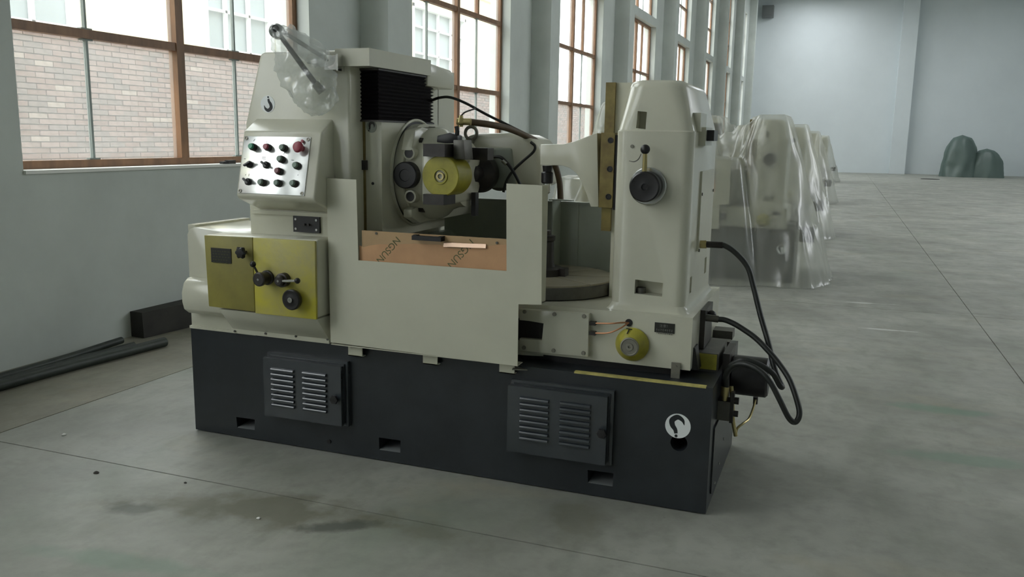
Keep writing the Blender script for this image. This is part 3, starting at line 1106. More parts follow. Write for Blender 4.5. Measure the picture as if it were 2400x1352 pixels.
# ---- front splash guard with sliding door
gp = [(0.909, 1.398), (1.071, 1.396), (1.076, 1.016), (1.83, 1.018), (1.823, 1.403), (1.988, 1.401), (1.997, 0.88), (1.889, 0.873), (1.89, 0.589), (0.914, 0.601)]
GYf = -.07
sg = part(MB().prism(FRONT(GYf), gp, -.004, 0), 'splash_guard', GUARDC, label='cream sheet metal guard with a wide notch', smooth=False)
xr_, zr0, zr1 = gp[5][0], gp[6][1], gp[5][1]
part(MB().box(xr_ - .004, xr_, GYf + .002, .012, zr0, zr1).box(gp[6][0] - .12, xr_, GYf + .002, .012, zr0, zr0 + .004), 'guard_return', GUARDC, sg, smooth=False)
part(MB().box(gp[9][0], gp[8][0], GYf + .002, -.004, gp[8][1], gp[8][1] + .004), 'guard_hem', GUARDC, sg, smooth=False)
part(MB().box(gp[9][0], gp[9][0] + .004, GYf + .002, -.001, gp[9][1], gp[0][1]), 'guard_return', GUARDC, sg, smooth=False)
part(MB().hexa([(1.86, -.06, .565), (1.92, -.02, .560), (1.86, -.002, .565), (1.85, -.002, .565), (1.86, -.06, .57), (1.92, -.02, .565), (1.86, -.002, .57), (1.85, -.002, .57)]),
     'guard_lip', TSTEEL, sg)
for a, c in (((0.99, -0.03, 0.578), (1.068, -0.03, 0.533)), ((1.398, -0.03, 0.583), (1.474, -0.03, 0.537)), ((1.788, -0.03, 0.584), (1.862, -0.03, 0.538))):
    part(MB().box(a[0], c[0], -.034, -.028, c[2], gp[8][1] + .004).box(a[0], c[0], -.034, 0, c[2], c[2] + .005), 'guard_bracket', GUARDC, sg, smooth=False)
DY = -.055
d0, d1 = (1.088, -0.055, 1.161), (1.828, -0.055, 1.155)
zt_ = (d0[2] + d1[2]) / 2
door = part(MB().box(d0[0], d1[0] + .05, DY, DY + .006, .90, zt_), 'sliding_door', BOARD, label='tan acrylic sliding door', smooth=False)
tp = [(1.074, 1.086), (1.099, 1.079), (1.134, 1.089), (1.184, 1.098), (1.252, 1.1), (1.364, 1.111), (1.408, 1.111), (1.494, 1.115), (1.52, 1.106), (1.55, 1.1), (1.622, 1.101), (1.726, 1.121), (1.778, 1.13), (1.822, 1.134)]
pp = [(tp[0][0] + .004, .91), (d1[0] + .045, .91)] + [(tp[-1][0] + .05, tp[-1][1])] + tp[::-1]
pf = part(MB().prism(FRONT(DY), pp, 0, .0016), 'protective_paper', KRAFT, door, label='orange protective paper, torn along its top', smooth=False)
cu = MB()
cl = [(1.519, 1.124), (1.559, 1.127), (1.623, 1.128), (1.686, 1.13), (1.727, 1.131)]
for (xa, za), (xb, zb2) in zip(cl, cl[1:]):
    cu.hexa([(xa, DY - .012, za - .018), (xb, DY - .012, zb2 - .018), (xb, DY - .002, zb2 - .020), (xa, DY - .002, za - .020),
             (xa, DY - .008, za), (xb, DY - .008, zb2), (xb, DY - .004, zb2 + .001), (xa, DY - .004, za + .001)])
part(cu, 'paper_curl', SHEEN, door)
h0, h1 = (1.374, -0.085, 1.144), (1.521, -0.085, 1.143)
hz = (h0[2] + h1[2]) / 2
part(MB().box(h0[0], h1[0], -.098, -.076, hz - .010, hz + .010, .005).box(h0[0], h0[0] + .018, -.085, DY, hz - .010, hz + .012, .003).box(
    h1[0] - .018, h1[0], -.085, DY, hz - .010, hz + .012, .003), 'door_handle', BLACK, door)
for c in [(1.167, -0.056, 1.148), (1.777, -0.056, 1.139)]:
    part(MB().cyl((c[0], DY, c[2]), (c[0], DY - .004, c[2]), .006, seg=10), 'screw', TEDGE, door)
for px, sz in (((1.212, -0.058, 1.054), .047), ((1.583, -0.058, 1.06), .049)):
    t = math.radians(47)
    u = V((-math.cos(t), 0, -math.sin(t)))
    v = V((math.sin(t), 0, -math.cos(t)))
    lettering('printed_letters', 'NGSUN N', INK, sz, fmtx((px[0], DY - .0018, px[2]), u, v), door)

# ---- chip pan walls behind the table
part(MB().box(1.02, 2.20, 1.0, 1.006, BZ, 1.252).box(1.55, 2.20, .99, 1.02, 1.252 - .008, 1.252 + .004), 'rear_guard', INNER, smooth=False)
part(MB().box(1.838 - .003, 1.838 + .003, .994, 1.0, BZ, 1.25), 'guard_seam', INNER)
part(MB().box(1.731, 1.731 + .006, .86, 1.0, BZ, 1.275).box(1.731 - .02, 1.841, .86, .90, 1.268, 1.276), 'rear_guard_wing', INNER, smooth=False)
part(MB().box(1.02, 1.60, .10, 1.0, BZ, .62).hexa([(1.02, .10, .62), (1.60, .10, .62), (1.60, 1.0, .62), (1.02, 1.0, .62), (1.02, .10, 1.06), (1.06, .10, 1.06), (1.06, 1.0, 1.06), (1.02, 1.0, 1.06)]),
     'chip_chute', INNER)

# ---- work table
TX, TY = 1.80, .53
ft = lambda z: ((TX, TY, z), X_, Y_)
part(MB().lathe(ft(0), [(.415, BZ + .02), (.415, .80), (.395, .838), (.30, .845), (0, .845)], 56), 'table_bed', CREAM)
part(MB().lathe(ft(0), [(.350, .840), (.355, .848), (.372, .851), (.372, .905), (.366, .908), (0, .908)], 72), 'rotary_table', TEDGE)
tt = MB()
for k in range(8):
    a0, a1 = math.radians(45 * k + 12), math.radians(45 * k + 57)
    pts = []
    gp_ = .006
    mid = (a0 + a1) / 2
    o_ = V((math.cos(mid), math.sin(mid), 0)) * (gp_ / math.sin((a1 - a0) / 2))
    for i in range(9):
        t = a0 + (a1 - a0) * i / 8
        pts.append((o_.x + math.cos(t) * (.366 - o_.length), o_.y + math.sin(t) * (.366 - o_.length)))
    tt.prism(ft(.9), [(o_.x, o_.y)] + pts, 0, .016, .0012, 1)
TTOP = mat('turned_table_top', (.34, .31, .225), .42, .25, var=.2, scale=6)
part(tt, 'table_face', TTOP)
part(MB().lathe(ft(.916), [(.100, 0), (.100, .035), (.092, .040), (.060, .042), (.055, .06), (.050, .17), (.058, .178), (.058, .20), (.036, .204), (.034, .225), (0, .225)], 36),
     'work_arbor', DSTEEL)
part(MB().box(TX + .07, TX + .125, TY - .03, TY + .03, .916, .955, .004), 'clamp_dog', DSTEEL)

# ---- saddle and tail column
SY0 = .10
part(MB().box(1.50, 2.62, SY0 + .03, .98, .610, .800, .012), 'saddle_body', CREAM)
part(MB().box(1.86, 2.632, SY0, .97, .610, .845, .024, 4), 'saddle', CREAM)
part(MB().box(1.84, 2.58, SY0 + .04, .95, BZ, .615), 'saddle_gap_shade', BLACK)  # black filler for the shade and ways under the saddle
f = part(MB().prism(FRONT(SY0), [(1.846, 0.624), (2.177, 0.629), (2.175, 0.829), (1.842, 0.822)], -.02, .03, .003), 'feed_box_plate', CREAM)
cut(f, MB().prism(FRONT(SY0), [(1.809, 0.681), (1.956, 0.686), (1.962, 0.765), (1.891, 0.77), (1.807, 0.77)], -.03, .06))
part(MB().prism(FRONT(SY0), [(1.793, 0.667), (1.953, 0.673), (1.959, 0.764), (1.791, 0.773)], -.01, .004), 'feed_box_opening', BLACK, f)
for c in [(1.869, 0.07, 0.812), (2.013, 0.07, 0.813), (2.153, 0.07, 0.816), (1.869, 0.07, 0.642), (2.013, 0.07, 0.643), (2.155, 0.07, 0.646)]:
    part(MB().cyl((c[0], .072, c[2]), (c[0], .064, c[2]), .010, .009, seg=14), 'cap_screw', TSTEEL, f)
e = (2.352, 0.1, 0.799)
part(MB().lathe(((e[0], .1, e[2]), X_, Z_), [(.017, 0), (.017, .002), (0, .002)], 20), 'pipe_hole', BLACK)
for (a, b_, c) in (((2.186, 0.07, 0.787), (2.277, 0.06, 0.796), (2.322, 0.07, 0.802)), ((2.187, 0.07, 0.742), (2.268, 0.06, 0.752), (2.318, 0.07, 0.775))):
    t = part(MB().tube([a, b_, c, (e[0], .1, e[2])], .0035, 8), 'copper_pipe', COPPER)
    part(MB().box(a[0] - .006, a[0] + .022, .062, .085, a[2] - .008, a[2] + .008, .002), 'pipe_fitting', DSTEEL, t)
c = (2.373, 0.1, 0.704)
hwl = part(MB().lathe(((c[0], .1, c[2]), X_, Z_), [(.074, 0), (.076, .012), (.070, .022), (.046, .058), (.043, .060), (0, .060)], 44), 'saddle_dial', YELLOW, label='yellow graduated dial with the letter T')
part(MB().lathe(((c[0], .04, c[2]), X_, Z_), [(.042, 0), (.042, .004), (.037, .006), (.034, .003), (.018, .003), (.016, .007), (.006, .007), (.005, .002), (0, .002)], 32), 'dial_face', TSTEEL, hwl)
sl = V((0, -.036, -.024)).normalized()
un = V((X_.x * .97, 0, -.2)).normalized()
n_ = V((-.09, -.55, .83)).normalized()
u = (X_ - n_ * X_.dot(n_)).normalized()
u = (u + V((0, 0, -.16))).normalized()
lettering('letter_t', 'T', BLACK, .048, fmtx(V((c[0] - .014, .062, c[2] + .0615)) + n_ * .002, u, n_.cross(u)), hwl, .001)
a, b_ = (2.468, 0.1, 0.812), (2.556, 0.1, 0.768)
npl = part(MB().box(a[0], b_[0], SY0 - .003, SY0, b_[2], a[2], .001, 1), 'warning_plate', PLATE, label='small black notice plate with three pale lines of writing')
lettering('notice_heading', '\u6ce8\u610f\uff01', ENGR, .015, fmtx(((a[0] + b_[0]) / 2, SY0 - .0033, a[2] - .014), X_, Z_), npl)
mk = MB()
random.seed(5)
for r in range(2):
    x = a[0] + .007
    while x < b_[0] - .012:
        l = .0075
        for k in range(4):
            yy = a[2] - .028 - r * .014 - random.random() * .008
            mk.box(x, x + l * random.uniform(.5, 1), SY0 - .0036, SY0 - .0028, yy, yy + .0014)
        mk.box(x + .003, x + .0042, SY0 - .0036, SY0 - .0028, a[2] - .0365 - r * .014, a[2] - .027 - r * .014)
        x += .0095
part(mk, 'notice_lines', ENGR, npl, smooth=False)
a, b_ = (2.551, 0.09, 0.641), (2.59, 0.06, 0.569)
part(MB().box(a[0], b_[0], .088, .094, b_[2], a[2], .001).cyl(((a[0] + b_[0]) / 2, .09, a[2] - .015), ((a[0] + b_[0]) / 2, .084, a[2] - .015), .006, seg=10), 'way_wiper_bracket', TSTEEL)

X0, X1 = 2.244, 2.585
cr = 1.637
Y0, Y1 = .16, .92
tc = part(MB().loft([rrect(X0 - .03, X1 + .03, Y0 - .035, Y1 + .02, .05, .836), rrect(X0 - .012, X1 + .012, Y0 - .014, Y1 + .01, .05, .850),
                     rrect(X0, X1, Y0, Y1, .05, .875), rrect(X0, X1, Y0, Y1, .05, cr),
                     rrect(X0 + .002, X1 - .003, Y0 + .006, Y1 - .004, .055, cr + .006),
                     rrect(X0 + .030, X1 - .05, Y0 + .040, Y1 - .05, .085, 1.825), rrect(X0 + .035, X1 - .062, Y0 + .052, Y1 - .06, .085, 1.845),
                     rrect(X0 + .05, X1 - .085, Y0 + .075, Y1 - .085, .07, 1.858)]), 'tail_column', CREAM, angle=14)
cut(tc, MB().prism(FRONT(.16), [(2.333, 1.651), (2.375, 1.646), (2.375, 1.72), (2.334, 1.724)], -.08, .1),
    MB().prism(FRONT(.16), [(2.358, 0.921), (2.483, 0.917), (2.484, 0.979), (2.359, 0.985)], -.07, .1),
    MB().box(2.57, 2.7, 0.267, 0.267 + .05, .92, .995), MB().box(2.57, 2.7, .70, .76, .95, 1.03))
p = (2.378, 0.2, 0.924)
part(MB().cyl((p[0], .2, .915), (p[0], .2, .945), .022, seg=16), 'foot_nut', TEDGE)
# quill lever, dial and hub
c = (2.399, 0.16, 1.402)
ci = (c[0], .16, c[2])
part(MB().lathe((ci, X_, Z_), [(.082, 0), (.082, .010), (.078, .013), (.060, .013), (.058, .010), (0, .010)], 44), 'dial_ring', STEEL)
h = part(MB().lathe((ci, X_, Z_), [(.060, .01), (.060, .03), (.064, .034), (.066, .075), (.060, .082), (.030, .078), (.014, .080), (.012, .07), (0, .07)], 40), 'lever_hub', BLACK)
e1 = (2.394, 0.09, 1.561)
part(MB().cyl((ci[0] - .006, .10, ci[2] + .055), (e1[0], e1[1], e1[2] - .01), .011, .009, seg=12), 'lever_rod', BRASS, h)
part(MB().ball(e1, .021), 'lever_ball', BLACK, h)
p = (2.321, 0.16, 1.572)
part(MB().cyl((p[0], .163, p[2]), (p[0], .156, p[2]), .008, seg=12), 'screw', TSTEEL)
part(MB().ribbon(FRONT(.16), [(2.309, 1.509), (2.332, 1.506), (2.35, 1.517), (2.362, 1.541)], [.002, .004, .004, .002], .0, .001), 'arc_scale', TEDGE)
# right flank
part(MB().box(X1 - .004, X1 + .010, .40, .80, 1.099, 1.464, .003), 'side_door', CREAM)
for y, z in ((.42, 1.36), (.78, 1.36), (.42, 1.10)):
    part(MB().cyl((X1 + .008, y, z), (X1 + .014, y, z), .007, seg=10), 'screw', TEDGE)
part(MB().box(X1 - .002, X1 + .03, .30, .5, 1.58, 1.66, .004).box(X1 - .03, X1 + .012, .25, .42, 1.64, 1.72, .006), 'limit_switch_mount', CREAM)
part(MB().box(X1 + .03, X1 + .062, .33, .45, 1.601, 1.648, .004), 'limit_switch', BLACK)
# way, gib, arm and centre on its left
part(MB().box(2.17, 2.40, .44, .76, .84, 1.862, .012), 'tail_way_block', CREAM)
part(MB().box(2.124, 2.17, .42, .66, 1.167, 1.862, .004), 'tail_way', WAY, label='oiled bronze way of the tail column')
gb0, gb1 = (2.117, 0.39, 1.281), (2.183, 0.39, 1.631)
gib = part(MB().box(gb0[0], gb1[0], .39, .70, gb0[2], gb1[2], .003), 'gib_block', WAY)
for c in [(2.164, 0.39, 1.596), (2.165, 0.39, 1.463), (2.163, 0.39, 1.333)]:
    part(MB().lathe(((c[0], .39, c[2]), X_, Z_), [(.014, .0), (.014, .003), (.010, .003), (.009, .0005), (0, .0005)], 18), 'gib_bolt', BLACK, gib)
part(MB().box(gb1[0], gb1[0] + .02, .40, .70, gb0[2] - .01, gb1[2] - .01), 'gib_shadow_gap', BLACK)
ap = [(1.806, 1.571), (1.923, 1.574), (1.976, 1.587), (2.039, 1.612), (2.09, 1.63), (2.109, 1.28), (2.069, 1.279), (2.046, 1.339), (2.018, 1.399), (1.991, 1.439), (1.958, 1.461), (1.921, 1.472), (1.808, 1.471)]
part(MB().prism(FRONT(.42), ap, -.22, 0, .004, 2), 'support_arm', CREAM)
c0, c1 = (1.809, 0.53, 1.466), (1.812, 0.53, 1.322)
qx = c0[0]
part(MB().lathe(((qx, .53, 0), X_, Y_), [(.022, c1[2] + .115), (.030, c1[2] + .108), (.030, c1[2] + .062), (.026, c1[2] + .056), (.0, c1[2] + .056)][::-1] + [(.026, c0[2])], 24), 'centre_sleeve', BLACK)
part(MB().lathe(((qx, .53, 0), X_, Y_), [(.004, c1[2]), (.018, c1[2] + .012), (.019, c1[2] + .06)], 20), 'centre_point', STEEL)

# ---- bed to the right of the saddle: rails, port plate, motor, hoses
part(MB().box(2.40, 2.73, .26, .58, BZ - .002, 0.657, .004), 'bed_rail', TEDGE)
part(MB().box(2.60, 2.725, .252, .262, BZ + .012, 0.654, .002), 'rail_wiper', YELLOW)
part(MB().box(2.40, 2.74, .60, .66, BZ, .64, .004), 'bed_rail', TEDGE)
part(MB().box(2.40, 2.73, .80, .90, 0.606, 0.649, .004), 'bed_rail', TEDGE)
part(MB().box(2.62, 2.655, .32, .56, .66, .84, .006), 'port_plate', DSTEEL)
part(MB().hexa([(2.60, .14, .60), (2.66, .16, .60), (2.66, .24, .60), (2.60, .24, .60), (2.60, .14, .70), (2.64, .16, .70), (2.64, .24, .70), (2.60, .24, .70)]), 'saddle_wiper', BLACK)
mt = part(MB().cyl((2.775, .42, .53), (2.945, .42, .53), .092, seg=36, bev=.01), 'feed_motor', BLACK, label='black round feed motor')
part(MB().box(2.745, 2.775, .31, .54, .42, .65, .006), 'motor_flange', DSTEEL, mt)
part(MB().box(2.747, 2.80, .20, .28, 0.371, 0.459, .005), 'valve_block', TEDGE)
part(MB().box(2.747, 2.754, .10, .80, .06, 0.373 - .01, .003), 'end_plate', SLATE)
for y, z in ((.30, .13), (.45, .20), (.18, .08), (.62, .28)):
    part(MB().cyl((2.752, y, z), (2.760, y, z), .007, seg=10), 'screw', STEEL)
fz = (2.773, 0.22, 0.504)
fc = part(MB().cyl((fz[0], .22, fz[2] - .025), (fz[0], .22, fz[2] + .02), .018, seg=16).cyl((fz[0], .22, fz[2] - .045), (fz[0], .22, fz[2] - .025), .013, seg=14), 'hose_coupling', BRASS)
part(MB().cyl((fz[0], .22, fz[2] - .075), (fz[0], .22, fz[2] - .045), .020, seg=6), 'hose_coupling', DSTEEL)
A = [(2.622, 0.45, 1.126), (2.655, 0.45, 1.128), (2.704, 0.45, 1.127), (2.762, 0.44, 1.094), (2.818, 0.43, 1.034), (2.852, 0.41, 0.945), (2.891, 0.38, 0.829), (2.935, 0.34, 0.718), (2.972, 0.3, 0.611),
     (3.003, 0.27, 0.554), (3.013, 0.25, 0.541), (3.002, 0.23, 0.555), (2.974, 0.21, 0.607), (2.933, 0.2, 0.636), (2.882, 0.19, 0.657), (2.839, 0.19, 0.66), (2.801, 0.2, 0.634), (2.778, 0.21, 0.592), (fz[0] + .006, .215, fz[2] + .02)]
part(MB().tube(A, .0125, 12), 'hydraulic_hose', RUBBER, label='upper black hose looping down')
B = [(2.656, 0.34, 0.804), (2.708, 0.34, 0.801), (2.742, 0.34, 0.8), (2.795, 0.33, 0.783), (2.877, 0.31, 0.74), (2.94, 0.29, 0.69), (2.992, 0.27, 0.64), (3.045, 0.23, 0.578), (3.087, 0.18, 0.491), (3.095, 0.16, 0.447),
     (3.08, 0.14, 0.424), (3.053, 0.13, 0.445), (3.01, 0.12, 0.525), (2.967, 0.12, 0.597), (2.918, 0.13, 0.638), (2.856, 0.15, 0.653), (2.808, 0.17, 0.635), (2.776, 0.2, 0.583), (fz[0] - .004, .225, fz[2] + .02)]
part(MB().tube(B, .0125, 12), 'hydraulic_hose', RUBBER, label='lower black hose with the long loop')
part(MB().cyl((2.595, 0.45, 1.125), (2.624, 0.45, 1.127), .020, seg=6), 'hose_fitting', BRASS)
part(MB().cyl((2.624, 0.45, 1.127), (2.698, 0.45, 1.128), .0155, seg=14), 'hose_ferrule', DSTEEL)
part(MB().cyl((2.638, 0.34, 0.804), (2.712, 0.34, 0.801), .016, seg=12), 'hose_ferrule', TEDGE)
part(MB().ball((2.672, 0.4, 0.806), .022), 'port_plug', BLACK)
part(MB().cyl((2.647, 0.4, 0.806), (2.672, 0.4, 0.806), .015, seg=10), 'port_plug', DSTEEL)
part(MB().box(2.80, 2.815, .21, .25, .36, .50, .003).cyl((2.80, .23, .46), (2.835, .23, .46), .016, seg=10).cyl((2.80, .23, .40), (2.835, .23, .40), .014, seg=10), 'check_valve', DSTEEL)
part(MB().tube([(2.796, 0.25, 0.519), (2.808, 0.24, 0.434), (2.814, 0.24, 0.365), (2.83, 0.24, 0.293)], .009, 8), 'drain_pipe', BRASS)
part(MB().tube([(2.83, 0.24, 0.293), (2.834, 0.25, 0.326), (2.856, 0.28, 0.344), (2.876, 0.33, 0.355), (2.888, 0.38, 0.393), (2.892, 0.42, 0.429)], .0055, 8), 'drain_pipe', BRASS)
part(MB().cyl((2.892, 0.42, 0.433), (2.892, 0.42, 0.4), .011, seg=10), 'drain_fitting', DSTEEL)

# ---- folding work lamp on the column
el = V((0.722, -0.16, 2.061))
lo = V((0.886, -0.1, 1.824))
bk = V((0.933, -0.03, 1.927))
lamp = part(MB().cyl(el, lo, .011, .013, seg=14), 'lamp_arm', DSTEEL, label='work lamp arm with a bright elbow')
part(MB().cyl(el + V((.01, 0, .01)), bk, .010, seg=12), 'lamp_strut', TSTEEL, lamp)
part(MB().lathe((el, V((.9, .43, 0)), V((0, 0, 1))), [(.0, -.03), (.030, -.028), (.034, -.02), (.034, .024), (.028, .032), (0, .032)], 24), 'lamp_elbow', STEEL, lamp)
part(MB().cyl(el + V((.012, -.03, .008)), el + V((.02, -.040, .010)), .015, seg=16), 'elbow_knob', BLACK, lamp)
part(MB().cyl(lo + V((-.006, -.005, .01)), lo + V((.02, .016, -.03)), .018, .022, seg=18), 'lamp_head', TSTEEL, lamp)
part(MB().box(bk.x - .035, bk.x + .04, bk.y - .02, .0, bk.z - .03, bk.z + .035, .004).box(bk.x + .034, bk.x + .044, bk.y - .03, .0, bk.z - .035, bk.z + .04, .002), 'lamp_bracket', CHROME, lamp)
# ================================================================== the bag over the lamp
def skin_blob(chain, seg, disp, seedv):
    """crumpled plastic sleeve around a chain of (centre, radius x, radius y)"""
    b = bmesh.new()
    rings = []
    for i, (c, rx, ry, ax) in enumerate(chain):
        c = V(c)
        nx = V(chain[min(i + 1, len(chain) - 1)][0]) - V(chain[max(i - 1, 0)][0])
        nx.normalize()
        u = (Y_ - nx * Y_.dot(nx)).normalized()
        v = nx.cross(u)
        ring = []
        for k in range(seg):
            t = k / seg * 2 * math.pi
            p = c + v * (math.cos(t) * rx) + u * (math.sin(t) * ry)
            d = noise.noise(p * 14 + V((seedv, 0, 0))) * disp + noise.noise(p * 40 + V((0, seedv, 0))) * disp * .5
            ring.append(b.verts.new(p + (p - c).normalized() * d))
        rings.append(ring)
    for a, c in zip(rings, rings[1:]):
        for k in range(seg):
            b.faces.new((a[k], a[(k + 1) % seg], c[(k + 1) % seg], c[k]))
    b.faces.new(rings[0][::-1])
    b.faces.new(rings[-1])
    bmesh.ops.recalc_face_normals(b, faces=b.faces)
    return b


def dense(chain, n=5):
    out = []
    for (c0, a0, b0, z0), (c1, a1, b1, z1) in zip(chain, chain[1:]):
        for k in range(n):
            t = k / n
            out.append((V(c0).lerp(V(c1), t), a0 + (a1 - a0) * t, b0 + (b1 - b0) * t, 0))
    out.append((V(chain[-1][0]), *chain[-1][1:]))
    return out


mb = MB()
mb.add(skin_blob(dense([((0.727, -0.16, 2.076), .030, .05, 0), ((0.753, -0.16, 2.03), .065, .06, 0), ((0.797, -0.14, 1.965), .11, .06, 0), ((0.832, -0.12, 1.9), .13, .06, 0),
                        ((0.876, -0.11, 1.814), .13, .065, 0), ((0.907, -0.1, 1.762), .10, .07, 0), ((0.946, -0.09, 1.724), .05, .05, 0)]), 44, .034, 3.1))
mb.add(skin_blob(dense([((0.764, -0.16, 2.064), .03, .03, 0), ((0.808, -0.12, 2.022), .045, .03, 0), ((0.856, -0.09, 1.982), .05, .035, 0), ((0.899, -0.07, 1.941), .055, .03, 0), ((0.913, -0.06, 1.922), .02, .02, 0)]), 28, .022, 8.3))
tag(mb.ob('plastic_bag', BAGM, angle=60, recentre=True), 'thin clear plastic bag wrapped round the work lamp on the machine', 'bag')

# ================================================================== things along the window wall
def thing_tube(name, pts, r, m_, label, cat, seg=12, **k):
    return tag(MB().tube(pts, r, seg, **k).ob(name, m_, recentre=True), label, cat)


p0, p1 = (-1.591, 0.099, 0.035), (-1.505, 1.406, 0.035)
thing_tube('steel_pipe', [(p0[0] - .03, -3.0, .036), (p0[0], p0[1], .036), (p1[0], p1[1], .036)], .036, PIPEM, 'thick dark pipe on the floor below the window, nearest the camera', 'pipe')
q0, q1 = (-1.767, 0.239, 0.03), (-1.786, 1.267, 0.05)
thing_tube('steel_pipe', [(q0[0], -3.2, .03), (q0[0], q0[1], .03), (q1[0], q1[1], .05)], .026, PIPEM, 'thin dark green pipe lying against the window wall', 'pipe')
thing_tube('steel_pipe', [(-1.765, -3.1, .02), (-1.745, .4, .02), (-1.70, 1.30, .02)], .019, PIPEM, 'slim dark rod lying between the two pipes', 'pipe')
t0, t1 = (-1.857, 1.529, 0), (-1.808, 2.011, 0)
tb = MB().box(-.11, .11, 0, 2.2, 0, .20, .018)
for vv in tb.bm.verts:
    vv.co += V((noise.noise(vv.co * 3) * .012, 0, noise.noise(vv.co * 4 + V((5, 0, 0))) * .010))
tbo = tb.ob('timber_beam', TIMBER)
tbo.location = (t0[0] - .09, t0[1] + .02, .0)
tbo.rotation_euler = (0, 0, -math.atan2(t1[0] - t0[0], t1[1] - t0[1]))
tag(tbo, 'dark squared timber beam on the floor behind the machine base', 'timber')
s0, s1 = (-1.99, 2.722, 1.335), (-1.99, 2.938, 1.327)
sl = empty('hand_brush', (-1.99, s0[1], SILL + .002), 'small dark brush left on the window sill beside the console', 'brush')
MB().box(-.02, .02, 0, .08, 0, .022, .004).ob('handle', BLACK, sl)
MB().box(-.022, .022, .07, .17, 0, .032, .004).ob('brush_block', DSTEEL, sl)

# pebbles and crumbs on the floor
random.seed(11)
for i, (pt, r, m_, lb) in enumerate((((-0.577, -0.341, 0), .012, WSTONE, 'tiny white pebble on the floor near the left window wall'),
                                     ((-0.009, -0.668, 0), .012, DIRT, 'dark crumb on the floor in front of the left joint'),
                                     ((1, -0.778, 0), .009, WSTONE, 'tiny white crumb beside the long oil stain'),
                                     ((0.455, -0.597, 0), .007, DIRT, 'small dark crumb left of the oil stain'))):
    b = MB().lathe(((0, 0, 0), X_, Y_), [(0, 0), (r * .9, .001), (r, r * .4), (r * .5, r * .8), (0, r * .85)], 9)
    for vv in b.bm.verts:
        vv.co += V((noise.noise(vv.co * 90 + V((i, 0, 0))) * r * .3, noise.noise(vv.co * 80 + V((0, i, 0))) * r * .3, 0))
    o = tag(b.ob('pebble', m_), lb, 'pebble')
    o.location = (pt[0], pt[1], 0)

# ================================================================== the covered machines in a row behind
SM = {'base', 'ventilated_cover', 'louvre', 'left_casing', 'gear_box', 'gear_cover_plate', 'column', 'column_cap', 'rear_cabinet', 'control_console', 'control_panel',
      'bellows', 'hob_slide', 'hob_head', 'swivel_flange', 'outboard_bearing', 'drive_housing', 'splash_guard', 'sliding_door', 'protective_paper', 'rear_guard', 'table_bed', 'rotary_table',
      'saddle_body', 'saddle', 'saddle_gap_shade', 'feed_box_plate', 'feed_box_opening', 'saddle_dial', 'warning_plate', 'tail_column', 'dial_ring', 'lever_hub', 'tail_way_block',
      'tail_way', 'gib_block', 'support_arm', 'feed_motor', 'bed_rail', 'lifting_hook_sticker', 'hook_sign', 'limit_switch'}
FEW = {'base', 'column', 'tail_column', 'saddle', 'saddle_body', 'splash_guard', 'left_casing', 'gear_box', 'feed_motor', 'drive_housing', 'hob_slide', 'support_arm', 'tail_way_block'}


